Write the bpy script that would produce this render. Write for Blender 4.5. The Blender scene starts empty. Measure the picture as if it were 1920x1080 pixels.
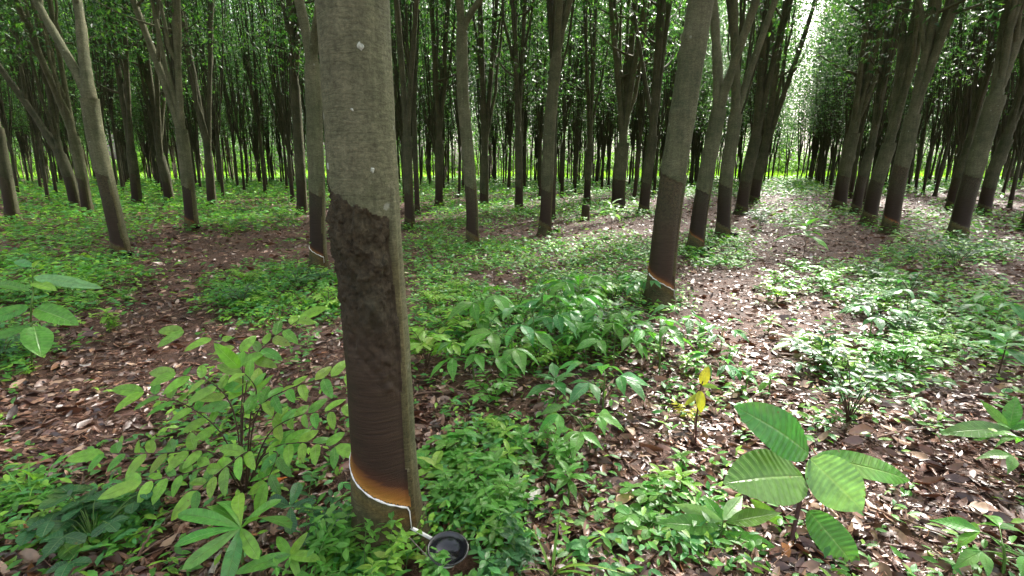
import bpy, bmesh, math, numpy as np
from mathutils import Vector
rng = np.random.default_rng(11)
R = math.radians
sc = bpy.context.scene
COL = sc.collection

# ------------------------------------------------------------------ camera
W_, H_ = 1920, 1080
F = 960.0
PITCH = R(12.9)
CH = 1.45
cp, sp = math.cos(PITCH), math.sin(PITCH)
cam_d = bpy.data.cameras.new('camera')
cam = bpy.data.objects.new('camera', cam_d)
COL.objects.link(cam)
cam.location = (0, 0, CH)
cam.rotation_euler = (R(90) - PITCH, 0, 0)
cam_d.sensor_width = 36
cam_d.lens = 18.0
cam_d.clip_start = 0.05
cam_d.clip_end = 2000
sc.camera = cam


def gz(x, y):
    """height of the forest floor"""
    x = np.asarray(x, float); y = np.asarray(y, float)
    d = np.hypot(x, y)
    fade = np.clip(1 - d / 60, 0, 1)
    return fade * (0.035 * np.sin(.5 * x + 1) * np.sin(.43 * y) + 0.018 * np.sin(1.7 * x + .3) * np.sin(1.3 * y + .5)
                   + 0.008 * np.sin(4.1 * x + 2) * np.sin(3.7 * y))


def ray(px, py):
    u = (px - 960) / F; v = (540 - py) / F
    return np.array([u, cp + v * sp, -sp + v * cp])


def P(px, py, Y):
    d = ray(px, py)
    return np.array([0, 0, CH]) + d * (Y / d[1])


def G(px, py, h=0.0):
    """ground point seen at a place of the photograph"""
    d = ray(px, py)
    z = h
    for _ in range(6):
        t = (z - CH) / d[2]
        p = d * t
        z = h + float(gz(p[0], p[1]))
    return np.array([p[0], p[1], z])


def lin(r, g, b):
    f = lambda c: ((c / 255 + .055) / 1.055) ** 2.4 if c / 255 > .04045 else c / 255 / 12.92
    return np.array([f(r), f(g), f(b)])


# ------------------------------------------------------------------ mesh helpers
class MB:
    def __init__(s):
        s.v, s.f, s.uv, s.c, s.n = [], [], [], [], 0

    def add(s, v, f, uv=None, c=None):
        v = np.asarray(v, float).reshape(-1, 3)
        f = np.asarray(f, int).reshape(-1, 4)
        s.v.append(v); s.f.append(f + s.n)
        s.uv.append(np.zeros((len(v), 2)) if uv is None else np.asarray(uv, float).reshape(-1, 2))
        if c is None: c = (1, 1, 1)
        c = np.asarray(c, float)
        s.c.append(np.broadcast_to(c, (len(v), 3)) if c.ndim == 1 else c.reshape(-1, 3))
        s.n += len(v)

    def mesh(s, name, mat, smooth=True):
        me = bpy.data.meshes.new(name)
        v = np.concatenate(s.v); f = np.concatenate(s.f); uv = np.concatenate(s.uv); c = np.concatenate(s.c)
        me.vertices.add(len(v)); me.vertices.foreach_set('co', v.ravel())
        me.loops.add(f.size); me.loops.foreach_set('vertex_index', f.ravel())
        me.polygons.add(len(f))
        me.polygons.foreach_set('loop_start', np.arange(len(f)) * 4)
        me.polygons.foreach_set('loop_total', np.full(len(f), 4))
        me.polygons.foreach_set('use_smooth', np.full(len(f), smooth))
        me.update(calc_edges=True)
        l = me.uv_layers.new(name='UVMap')
        l.data.foreach_set('uv', uv[f.ravel()].ravel())
        a = me.color_attributes.new('col', 'FLOAT_COLOR', 'POINT')
        a.data.foreach_set('color', np.concatenate([c, np.ones((len(c), 1))], 1).ravel())
        me.materials.append(mat)
        return me

    def build(s, name, mat, parent=None, smooth=True):
        o = bpy.data.objects.new(name, s.mesh(name, mat, smooth))
        COL.objects.link(o)
        if parent is not None: o.parent = parent
        return o


def tag(o, label=None, cat=None, group=None, kind=None):
    if label: o['label'] = label
    if cat: o['category'] = cat
    if group: o['group'] = group
    if kind: o['kind'] = kind
    return o


def empty(name, loc, label, cat, group=None, rz=0.0, s=1.0):
    o = bpy.data.objects.new(name, None)
    COL.objects.link(o)
    o.location = loc; o.rotation_euler = (0, 0, rz); o.scale = (s, s, s)
    return tag(o, label, cat, group)


def copy_tree(root, loc, rz, s, label, group, cat=None):
    r = root.copy(); COL.objects.link(r)
    r.location = loc; r.rotation_euler = (0, 0, rz); r.scale = (s, s, s)
    r['label'] = label
    if group: r['group'] = group
    for ch in root.children:
        c = ch.copy(); COL.objects.link(c); c.parent = r
        for g in ch.children:
            d = g.copy(); COL.objects.link(d); d.parent = c
    return r


def norm(a):
    a = np.asarray(a, float)
    return a / np.maximum(np.linalg.norm(a, axis=-1, keepdims=True), 1e-9)


def tube(mb, pts, rad, n=8, c=None, rough=0.0, cap=True):
    pts = np.asarray(pts, float); rad = np.asarray(rad, float)
    if cap:
        pts = np.vstack([pts, pts[-1] + (pts[-1] - pts[-2]) * 1e-3]); rad = np.append(rad, rad[-1] * .02)
    m = len(pts)
    t = norm(np.gradient(pts, axis=0))
    ref = np.array([1., .13, 0.]) if abs(t[:, 0].mean()) < .8 else np.array([0, 0.2, 1.])
    a = norm(ref - t * (t @ ref)[:, None]); b = np.cross(t, a)
    th = np.linspace(0, 2 * np.pi, n, endpoint=False)
    rr = rad[:, None] * np.ones((1, n))
    if rough: rr = rr * (1 + rough * rng.standard_normal((m, n)))
    v = pts[:, None] + rr[..., None] * (np.cos(th)[None, :, None] * a[:, None] + np.sin(th)[None, :, None] * b[:, None])
    i = np.arange(m - 1)[:, None] * n; j = np.arange(n)[None]; k = (j + 1) % n
    f = np.stack([i + j, i + k, i + n + k, i + n + j], -1).reshape(-1, 4)
    uv = np.stack(np.broadcast_arrays(th[None] / 6.283, np.linspace(0, 1, m)[:, None]), -1)
    mb.add(v, f, uv, c)


def bez(p0, p1, p2, n):
    t = np.linspace(0, 1, n)[:, None]
    return (1 - t) ** 2 * np.asarray(p0) + 2 * t * (1 - t) * np.asarray(p1) + t * t * np.asarray(p2)


def smooth_path(pts, n):
    """Catmull-Rom through the points"""
    pts = np.asarray(pts, float)
    q = np.vstack([2 * pts[0] - pts[1], pts, 2 * pts[-1] - pts[-2]])
    out = []
    for i in range(len(pts) - 1):
        t = np.linspace(0, 1, n, endpoint=False)[:, None]
        a, b, c, d = q[i], q[i + 1], q[i + 2], q[i + 3]
        out.append(.5 * (2 * b + (c - a) * t + (2 * a - 5 * b + 4 * c - d) * t ** 2 + (3 * b - a - 3 * c + d) * t ** 3))
    out.append(pts[-1:])
    return np.vstack(out)


PROFILES = {
    'ovate': lambda t: 1.75 * t ** .55 * (1 - t) ** .75,
    'broad': lambda t: np.clip(1.72 * t ** .6 * (1 - t) ** .72, 0, 1.1) * (1 - .35 * t ** 8),
    'lance': lambda t: np.sin(np.pi * np.clip(t, 0, 1) ** .9) ** 1.1,
    'obovate': lambda t: 2.05 * t ** .95 * (1 - t) ** .5,
    'acum': lambda t: np.clip(np.sin(np.pi * t ** .85), 0, 1) ** 1.25 * (1 - .25 * t),
    'round': lambda t: 1.9 * t ** .5 * (1 - t) ** .45 * .95,
    'blade': lambda t: (1 - t) ** .6 * (1 - .5 * np.exp(-t * 12)),
}


def leaves(mb, B, D, N, L, Wd, c, prof='ovate', bend=.25, fold=.25, nL=4, nW=2, wave=0.0, veins=9, curl=0.0):
    """a batch of leaves: base B, direction D, upper side N"""
    B = np.atleast_2d(B).astype(float); n = len(B)
    D = norm(np.broadcast_to(np.atleast_2d(D), (n, 3))); N = np.broadcast_to(np.atleast_2d(N), (n, 3))
    N = N - D * (N * D).sum(1, keepdims=True); N = norm(N)
    S = np.cross(D, N)
    L = np.broadcast_to(np.asarray(L, float), (n,)); Wd = np.broadcast_to(np.asarray(Wd, float), (n,))
    bend = np.broadcast_to(np.asarray(bend, float), (n,)); fold = np.broadcast_to(np.asarray(fold, float), (n,))
    c = np.broadcast_to(np.atleast_2d(c), (n, 3))
    t = np.linspace(0, 1, nL + 1); w = np.maximum(PROFILES[prof](t), .012)
    x = np.linspace(-1, 1, nW + 1)
    T = t[None, :, None]; X = x[None, None, :]
    a = L[:, None, None]
    along = a * (T - .25 * np.abs(bend)[:, None, None] * T ** 2) * np.ones_like(X)
    hw = (Wd[:, None, None] / 2) * w[None, :, None]
    side = hw * X
    up = -bend[:, None, None] * a * T ** 2 + fold[:, None, None] * hw * np.abs(X)
    if wave:
        ph = rng.uniform(0, 6.28, (n, 1, 1))
        up = up + wave * hw * np.sin(T * 9 + ph + X * 1.5) * (.3 + np.abs(X))
    if curl:
        up = up + curl * a * rng.standard_normal((n, 1, 1)) * np.sin(T * 3.1) * X + curl * .5 * a * rng.standard_normal((n, 1, 1)) * np.abs(X)
    if nW >= 6:   # big leaves: real corrugation between the side veins
        up = up + .008 * Wd[:, None, None] * np.cos(2 * np.pi * (T * veins - np.abs(X) * 1.1)) * np.minimum(1, np.abs(X) * 4) * (w[None, :, None] > .2)
    v = B[:, None, None] + along[..., None] * D[:, None, None] + side[..., None] * S[:, None, None] + up[..., None] * N[:, None, None]
    m, k = nL + 1, nW + 1
    i = np.arange(nL)[:, None] * k; j = np.arange(nW)[None]
    f1 = np.stack([i + j, i + j + 1, i + k + j + 1, i + k + j], -1).reshape(-1, 4)
    f = (f1[None] + (np.arange(n) * m * k)[:, None, None]).reshape(-1, 4)
    uv = np.stack(np.broadcast_arrays(X * np.ones_like(T), T * veins), -1)
    uv = np.broadcast_to(uv, (n, m, k, 2)).reshape(-1, 2)
    mb.add(v, f, uv, np.repeat(c, m * k, 0))


# ------------------------------------------------------------------ materials
def mat(name):
    m = bpy.data.materials.new(name); m.use_nodes = True
    nt = m.node_tree; nt.nodes.clear()
    return m, nt, (lambda t, **k: _node(nt, t, k)), nt.links.new


def _node(nt, t, k):
    n = nt.nodes.new(t)
    for a, v in k.items():
        if a == 'inp':
            for q, w in v.items(): n.inputs[q].default_value = w
        else: setattr(n, a, v)
    return n


def mathn(N, Lk, op, a, b=None, clamp=False):
    n = N('ShaderNodeMath', operation=op, use_clamp=clamp)
    for i, v in enumerate((a, b)):
        if v is None: continue
        if isinstance(v, (int, float)): n.inputs[i].default_value = v
        else: Lk(v, n.inputs[i])
    return n.outputs[0]


def mixc(N, Lk, fac, a, b, blend='MIX'):
    n = N('ShaderNodeMix', data_type='RGBA', blend_type=blend)
    for s, v in ((0, fac), (6, a), (7, b)):
        if isinstance(v, (int, float)): n.inputs[s].default_value = v
        elif isinstance(v, (tuple, list, np.ndarray)): n.inputs[s].default_value = (*[float(q) for q in v[:3]], 1)
        else: Lk(v, n.inputs[s])
    return n.outputs[2]


def leaf_material(name, rough=.38, trans=.35, spec=.5, veins=True, tint=(1.0, 1.15, .55), tstr=1.6):
    m, nt, N, Lk = mat(name)
    at = N('ShaderNodeAttribute', attribute_name='col')
    col = at.outputs['Color']
    geo = N('ShaderNodeNewGeometry')
    nz = N('ShaderNodeTexNoise', inp={'Scale': 38.0, 'Detail': 3.0})
    Lk(geo.outputs['Position'], nz.inputs['Vector'])
    mr = N('ShaderNodeMapRange', inp={1: .3, 2: .7, 3: .78, 4: 1.22}); Lk(nz.outputs[0], mr.inputs[0])
    vm = N('ShaderNodeVectorMath', operation='SCALE'); Lk(col, vm.inputs[0]); Lk(mr.outputs[0], vm.inputs['Scale'])
    col = vm.outputs[0]
    bumpn = None
    if veins:
        uv = N('ShaderNodeUVMap'); sx = N('ShaderNodeSeparateXYZ'); Lk(uv.outputs[0], sx.inputs[0])
        ax = mathn(N, Lk, 'ABSOLUTE', sx.outputs[0])
        mid = mathn(N, Lk, 'SUBTRACT', 1.0, mathn(N, Lk, 'MULTIPLY', ax, 12.0), True)
        ph = mathn(N, Lk, 'SUBTRACT', sx.outputs[1], mathn(N, Lk, 'MULTIPLY', ax, 1.1))
        fr = mathn(N, Lk, 'ABSOLUTE', mathn(N, Lk, 'SUBTRACT', mathn(N, Lk, 'FRACT', ph), .5))   # 0.5 on a vein
        sv = mathn(N, Lk, 'MULTIPLY', mathn(N, Lk, 'SUBTRACT', fr, .42), 9.0, True)
        vein = mathn(N, Lk, 'MAXIMUM', mid, mathn(N, Lk, 'MULTIPLY', sv, .85), True)
        col = mixc(N, Lk, mathn(N, Lk, 'MULTIPLY', vein, .62), col, mixc(N, Lk, .55, col, (.42, .56, .22)))
        bp = N('ShaderNodeBump', inp={'Strength': .6, 'Distance': .005}); Lk(vein, bp.inputs['Height']); bp.invert = True
        bumpn = bp.outputs[0]
    if veins:
        vo = N('ShaderNodeTexVoronoi', inp={'Scale': 42.0}); Lk(geo.outputs['Position'], vo.inputs[0])
        sp_ = N('ShaderNodeSeparateXYZ'); Lk(vo.outputs['Color'], sp_.inputs[0])
        rad_ = mathn(N, Lk, 'MULTIPLY', mathn(N, Lk, 'GREATER_THAN', sp_.outputs[0], .8), mathn(N, Lk, 'MULTIPLY', sp_.outputs[1], .26))
        brown = mathn(N, Lk, 'MULTIPLY', mathn(N, Lk, 'SUBTRACT', rad_, vo.outputs['Distance']), 14.0, True)
        col = mixc(N, Lk, mathn(N, Lk, 'MULTIPLY', brown, .75), col, lin(112, 92, 48))
        nb_ = N('ShaderNodeTexNoise', inp={'Scale': 6.0, 'Detail': 2.0}); Lk(geo.outputs['Position'], nb_.inputs[0])
        yl = mathn(N, Lk, 'MULTIPLY', mathn(N, Lk, 'SUBTRACT', nb_.outputs[0], .56), 4.0, True)
        col = mixc(N, Lk, mathn(N, Lk, 'MULTIPLY', yl, .35), col, lin(150, 168, 70))
    pb = N('ShaderNodeBsdfPrincipled', inp={'Roughness': rough, 'Specular IOR Level': spec})
    Lk(col, pb.inputs['Base Color'])
    tc = mixc(N, Lk, 1.0, col, tint, 'MULTIPLY')
    v2 = N('ShaderNodeVectorMath', operation='SCALE', inp={'Scale': tstr}); Lk(tc, v2.inputs[0])
    tb = N('ShaderNodeBsdfTranslucent'); Lk(v2.outputs[0], tb.inputs[0])
    if bumpn: Lk(bumpn, pb.inputs['Normal'])
    mx = N('ShaderNodeMixShader', inp={0: trans}); Lk(pb.outputs[0], mx.inputs[1]); Lk(tb.outputs[0], mx.inputs[2])
    out = N('ShaderNodeOutputMaterial'); Lk(mx.outputs[0], out.inputs[0])
    return m


M_leaf = leaf_material('green_leaf')
M_weed = leaf_material('weed_leaf', veins=False, rough=.46, spec=.4)
M_crown = leaf_material('rubber_tree_leaf', veins=False, rough=.35, trans=.45, tstr=1.75, tint=(.92, 1.12, .62))
M_far = leaf_material('far_leaf', veins=False, rough=.6, trans=.42, tstr=1.7, spec=.2)
M_litter = leaf_material('dry_leaf', veins=False, rough=.43, trans=.06, spec=.9, tint=(1, .8, .5), tstr=1.0)


def bark_material():
    m, nt, N, Lk = mat('rubber_bark')
    tc = N('ShaderNodeTexCoord')
    mp = N('ShaderNodeMapping', inp={'Scale': (9, 9, 42)}); Lk(tc.outputs['Object'], mp.inputs[0])
    n1 = N('ShaderNodeTexNoise', inp={'Scale': 1.5, 'Detail': 7.0, 'Roughness': .75, 'Distortion': 1.4}); Lk(mp.outputs[0], n1.inputs[0])
    n2 = N('ShaderNodeTexNoise', inp={'Scale': 3.2, 'Detail': 5.0, 'Roughness': .62}); Lk(tc.outputs['Object'], n2.inputs[0])
    n3 = N('ShaderNodeTexNoise', inp={'Scale': 90.0, 'Detail': 4.0, 'Roughness': .7}); Lk(tc.outputs['Object'], n3.inputs[0])
    mpv = N('ShaderNodeMapping', inp={'Scale': (30, 30, 2.2)}); Lk(tc.outputs['Object'], mpv.inputs[0])
    n5 = N('ShaderNodeTexNoise', inp={'Scale': 1.0, 'Detail': 4.0, 'Roughness': .6}); Lk(mpv.outputs[0], n5.inputs[0])
    at = N('ShaderNodeAttribute', attribute_name='col')
    r1 = N('ShaderNodeValToRGB'); e = r1.color_ramp.elements
    e[0].position = .25; e[0].color = (*lin(80, 79, 60), 1); e[1].position = .78; e[1].color = (*lin(138, 136, 108), 1)
    Lk(n1.outputs[0], r1.inputs[0])
    r2 = N('ShaderNodeValToRGB'); e = r2.color_ramp.elements
    e[0].position = .35; e[0].color = (.55, .62, .5, 1); e[1].position = .68; e[1].color = (1.1, 1.08, 1.0, 1)
    Lk(n2.outputs[0], r2.inputs[0])
    c = mixc(N, Lk, 1.0, r1.outputs[0], r2.outputs[0], 'MULTIPLY')
    r3 = N('ShaderNodeMapRange', inp={1: .3, 2: .7, 3: .62, 4: 1.3}); Lk(n3.outputs[0], r3.inputs[0])
    v = N('ShaderNodeVectorMath', operation='SCALE'); Lk(c, v.inputs[0]); Lk(r3.outputs[0], v.inputs['Scale'])
    r5 = N('ShaderNodeMapRange', inp={1: .35, 2: .6, 3: .84, 4: 1.08}); Lk(n5.outputs[0], r5.inputs[0])
    v5 = N('ShaderNodeVectorMath', operation='SCALE'); Lk(v.outputs[0], v5.inputs[0]); Lk(r5.outputs[0], v5.inputs['Scale'])
    # pale lichen spots
    vo = N('ShaderNodeTexVoronoi', inp={'Scale': 9.0}); Lk(tc.outputs['Object'], vo.inputs[0])
    n4 = N('ShaderNodeTexNoise', inp={'Scale': 40.0, 'Detail': 3.0}); Lk(tc.outputs['Object'], n4.inputs[0])
    dd = mathn(N, Lk, 'ADD', vo.outputs['Distance'], mathn(N, Lk, 'MULTIPLY', mathn(N, Lk, 'SUBTRACT', n4.outputs[0], .5), .22))
    sx = N('ShaderNodeSeparateXYZ'); Lk(vo.outputs['Color'], sx.inputs[0])
    spot = mathn(N, Lk, 'MULTIPLY', mathn(N, Lk, 'MULTIPLY', mathn(N, Lk, 'SUBTRACT', .13, dd), 30.0, True), mathn(N, Lk, 'GREATER_THAN', sx.outputs[0], .72))
    c2 = mixc(N, Lk, mathn(N, Lk, 'MULTIPLY', spot, .45), v5.outputs[0], lin(165, 168, 150))
    c3 = mixc(N, Lk, 1.0, c2, at.outputs['Color'], 'MULTIPLY')
    pb = N('ShaderNodeBsdfPrincipled', inp={'Roughness': .82, 'Specular IOR Level': .25}); Lk(c3, pb.inputs['Base Color'])
    hsum = mathn(N, Lk, 'ADD', mathn(N, Lk, 'MULTIPLY', n1.outputs[0], .7), mathn(N, Lk, 'ADD', mathn(N, Lk, 'MULTIPLY', n3.outputs[0], .5), mathn(N, Lk, 'MULTIPLY', n5.outputs[0], .5)))
    bp = N('ShaderNodeBump', inp={'Strength': .75, 'Distance': .012}); Lk(hsum, bp.inputs['Height']); Lk(bp.outputs[0], pb.inputs['Normal'])
    o = N('ShaderNodeOutputMaterial'); Lk(pb.outputs[0], o.inputs[0])
    return m


def panel_material():
    """tapped face: col.r = height above the cut / 1.2 m, col.g = how scarred"""
    m, nt, N, Lk = mat('tapped_face')
    tc = N('ShaderNodeTexCoord')
    at = N('ShaderNodeAttribute', attribute_name='col'); sx = N('ShaderNodeSeparateXYZ'); Lk(at.outputs['Color'], sx.inputs[0])
    mp = N('ShaderNodeMapping', inp={'Scale': (6, 6, 110), 'Rotation': (0, R(18), 0)}); Lk(tc.outputs['Object'], mp.inputs[0])
    n1 = N('ShaderNodeTexNoise', inp={'Scale': 1.2, 'Detail': 6.0, 'Roughness': .7, 'Distortion': .08}); Lk(mp.outputs[0], n1.inputs[0])
    n2 = N('ShaderNodeTexNoise', inp={'Scale': 48.0, 'Detail': 7.0, 'Roughness': .78, 'Distortion': .5}); Lk(tc.outputs['Object'], n2.inputs[0])
    n3 = N('ShaderNodeTexNoise', inp={'Scale': 5.0, 'Detail': 4.0}); Lk(tc.outputs['Object'], n3.inputs[0])
    h = mathn(N, Lk, 'ADD', sx.outputs[0], mathn(N, Lk, 'MULTIPLY', mathn(N, Lk, 'ADD', mathn(N, Lk, 'SUBTRACT', n3.outputs[0], .5), mathn(N, Lk, 'MULTIPLY', mathn(N, Lk, 'SUBTRACT', n1.outputs[0], .5), 1.6)), .045))
    r = N('ShaderNodeValToRGB'); cr = r.color_ramp
    st = [(0, lin(160, 112, 44)), (.022, lin(142, 94, 38)), (.048, lin(116, 72, 36)), (.06, lin(72, 44, 28)), (.10, lin(56, 41, 29)),
          (.38, lin(62, 49, 35)), (.52, lin(66, 55, 39)), (.6, lin(66, 57, 40)), (1.0, lin(78, 69, 48))]
    cr.elements[0].position, cr.elements[0].color = st[0][0], (*st[0][1], 1)
    cr.elements[1].position, cr.elements[1].color = st[-1][0], (*st[-1][1], 1)
    for p_, c_ in st[1:-1]:
        e = cr.elements.new(p_); e.color = (*c_, 1)
    Lk(h, r.inputs[0])
    fine = N('ShaderNodeMapRange', inp={1: .3, 2: .7, 3: .62, 4: 1.35}); Lk(n1.outputs[0], fine.inputs[0])
    cru = N('ShaderNodeMapRange', inp={1: .36, 2: .68, 3: .5, 4: 2.0}); Lk(n2.outputs[0], cru.inputs[0])
    k = N('ShaderNodeMix'); Lk(sx.outputs[1], k.inputs[0]); Lk(fine.outputs[0], k.inputs[2]); Lk(cru.outputs[0], k.inputs[3])
    v = N('ShaderNodeVectorMath', operation='SCALE'); Lk(r.outputs[0], v.inputs[0]); Lk(k.outputs[0], v.inputs['Scale'])
    # a little green algae
    ga = mathn(N, Lk, 'MULTIPLY', mathn(N, Lk, 'SUBTRACT', n3.outputs[0], .5), 2.0, True)
    dk = N('ShaderNodeVectorMath', operation='SCALE'); Lk(v.outputs[0], dk.inputs[0]); Lk(mathn(N, Lk, 'SUBTRACT', 1.0, sx.outputs[2]), dk.inputs['Scale']); v = dk
    c = mixc(N, Lk, mathn(N, Lk, 'MULTIPLY', ga, mathn(N, Lk, 'MULTIPLY', sx.outputs[1], .6)), v.outputs[0], lin(72, 80, 56))
    pb = N('ShaderNodeBsdfPrincipled', inp={'Roughness': .7, 'Specular IOR Level': .3}); Lk(c, pb.inputs['Base Color'])
    hm = N('ShaderNodeMix'); Lk(sx.outputs[1], hm.inputs[0]); Lk(mathn(N, Lk, 'MULTIPLY', n1.outputs[0], .28), hm.inputs[2]); Lk(mathn(N, Lk, 'MULTIPLY', n2.outputs[0], 1.6), hm.inputs[3])
    bp = N('ShaderNodeBump', inp={'Strength': .9, 'Distance': .014}); Lk(hm.outputs[0], bp.inputs['Height']); Lk(bp.outputs[0], pb.inputs['Normal'])
    o = N('ShaderNodeOutputMaterial'); Lk(pb.outputs[0], o.inputs[0])
    return m


def simple(name, c, rough=.6, spec=.5, var=.25, scale=30.0, bump=.2, attr=False):
    m, nt, N, Lk = mat(name)
    tc = N('ShaderNodeTexCoord')
    n = N('ShaderNodeTexNoise', inp={'Scale': scale, 'Detail': 4.0}); Lk(tc.outputs['Object'], n.inputs[0])
    mr = N('ShaderNodeMapRange', inp={1: .3, 2: .7, 3: 1 - var, 4: 1 + var}); Lk(n.outputs[0], mr.inputs[0])
    v = N('ShaderNodeVectorMath', operation='SCALE', inp={0: tuple(float(q) for q in c)}); Lk(mr.outputs[0], v.inputs['Scale'])
    col = v.outputs[0]
    if attr:
        at = N('ShaderNodeAttribute', attribute_name='col'); col = mixc(N, Lk, 1.0, col, at.outputs['Color'], 'MULTIPLY')
    pb = N('ShaderNodeBsdfPrincipled', inp={'Roughness': rough, 'Specular IOR Level': spec}); Lk(col, pb.inputs['Base Color'])
    if bump:
        bp = N('ShaderNodeBump', inp={'Strength': bump, 'Distance': .01}); Lk(n.outputs[0], bp.inputs['Height']); Lk(bp.outputs[0], pb.inputs['Normal'])
    o = N('ShaderNodeOutputMaterial'); Lk(pb.outputs[0], o.inputs[0])
    return m


def soil_material():
    m, nt, N, Lk = mat('forest_soil')
    g = N('ShaderNodeNewGeometry')
    n1 = N('ShaderNodeTexNoise', inp={'Scale': 2.2, 'Detail': 6.0, 'Roughness': .65}); Lk(g.outputs['Position'], n1.inputs[0])
    n2 = N('ShaderNodeTexNoise', inp={'Scale': 45.0, 'Detail': 5.0, 'Roughness': .7}); Lk(g.outputs['Position'], n2.inputs[0])
    vo = N('ShaderNodeTexVoronoi', inp={'Scale': 26.0, 'Randomness': 1.0}); Lk(g.outputs['Position'], vo.inputs[0])
    r = N('ShaderNodeValToRGB'); e = r.color_ramp.elements
    e[0].position = .3; e[0].color = (*lin(58, 40, 31), 1); e[1].position = .72; e[1].color = (*lin(98, 68, 53), 1)
    Lk(n1.outputs[0], r.inputs[0])
    hs = N('ShaderNodeSeparateXYZ'); Lk(vo.outputs['Color'], hs.inputs[0])
    k = mathn(N, Lk, 'MULTIPLY', mathn(N, Lk, 'ADD', mathn(N, Lk, 'MULTIPLY', n2.outputs[0], .9), .55), mathn(N, Lk, 'ADD', mathn(N, Lk, 'MULTIPLY', hs.outputs[0], .6), .65))
    v = N('ShaderNodeVectorMath', operation='SCALE'); Lk(r.outputs[0], v.inputs[0]); Lk(k, v.inputs['Scale'])
    pb = N('ShaderNodeBsdfPrincipled', inp={'Roughness': .75, 'Specular IOR Level': .3}); Lk(v.outputs[0], pb.inputs['Base Color'])
    bp = N('ShaderNodeBump', inp={'Strength': .8, 'Distance': .03}); Lk(n2.outputs[0], bp.inputs['Height']); Lk(bp.outputs[0], pb.inputs['Normal'])
    o = N('ShaderNodeOutputMaterial'); Lk(pb.outputs[0], o.inputs[0])
    return m


M_bark = bark_material(); M_panel = panel_material(); M_soil = soil_material()
M_latex = simple('white_latex', (.82, .8, .75), .35, .5, .05, 40, .1)
M_metal = simple('spout_metal', (.6, .6, .6), .35, .6, .15, 60, .1)
M_cup = simple('black_plastic', (.012, .012, .013), .14, .6, .2, 20, 0)
M_wire = simple('wire', (.1, .08, .06), .5, .5, .2, 50, 0)
M_stem = simple('plant_stem', (.9, .9, .9), .6, .4, .25, 60, .2, attr=True)
M_twig = simple('dead_twig', (1, 1, 1), .8, .3, .35, 50, .6, attr=True)
M_lichen = simple('lichen', lin(168, 172, 154), .9, .1, .3, 120, .4)
M_field = simple('meadow_soil', lin(78, 104, 42), .9, .1, .3, 2, .3)

# ------------------------------------------------------------------ ground
def build_ground():
    rr = np.concatenate([[0.01, .3, .6, .9], np.geomspace(1.1, 70, 150), np.geomspace(78, 900, 14)])
    n = 400
    th = np.linspace(0, 2 * np.pi, n, endpoint=False)
    x = rr[:, None] * np.sin(th)[None]; y = rr[:, None] * np.cos(th)[None]
    z = gz(x, y)
    d = np.hypot(x, y)
    z = z + np.clip(1 - d / 14, 0, 1) * .012 * (np.sin(x * 11 + np.sin(y * 7)) * np.sin(y * 13 + 1.3) + .6 * np.sin(x * 23 + y * 9))
    m = len(rr)
    i = np.arange(m - 1)[:, None] * n; j = np.arange(n)[None]; k = (j + 1) % n
    f = np.stack([i + j, i + n + j, i + n + k, i + k], -1).reshape(-1, 4)
    mb = MB(); mb.add(np.stack([x, y, z], -1), f)
    tag(mb.build('ground', M_soil), 'brown forest floor of bare soil under the rubber trees', 'ground', kind='structure')
    # the open sunny meadow behind the plantation
    xs = np.linspace(-260, 260, 60); ys = np.linspace(91, 260, 20)
    X, Y = np.meshgrid(xs, ys)
    Z = .02 + .0 * X
    mb = MB(); i = np.arange(19)[:, None] * 60; j = np.arange(59)[None]
    mb.add(np.stack([X, Y, Z], -1), np.stack([i + j, i + j + 1, i + 61 + j, i + 60 + j], -1))
    tag(mb.build('field', M_field), 'sunlit green field behind the plantation', 'field', kind='structure')


build_ground()

# ------------------------------------------------------------------ rubber trees
ROW = R(26.5)                      # direction of the planted rows
SUN_AZ, SUN_EL = R(33), R(42)
SUN_DIR = np.array([math.sin(SUN_AZ) * math.cos(SUN_EL), math.cos(SUN_AZ) * math.cos(SUN_EL), math.sin(SUN_EL)])


def z_top(th):      # upper edge of the tapped face, th in degrees, 0 = towards the path, + = right
    return 1.415 - .00092 * (th + 90)


def z_cut(th):
    return .385 - .00125 * (th + 85)


TH0, TH1 = -118.0, 57.0


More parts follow.
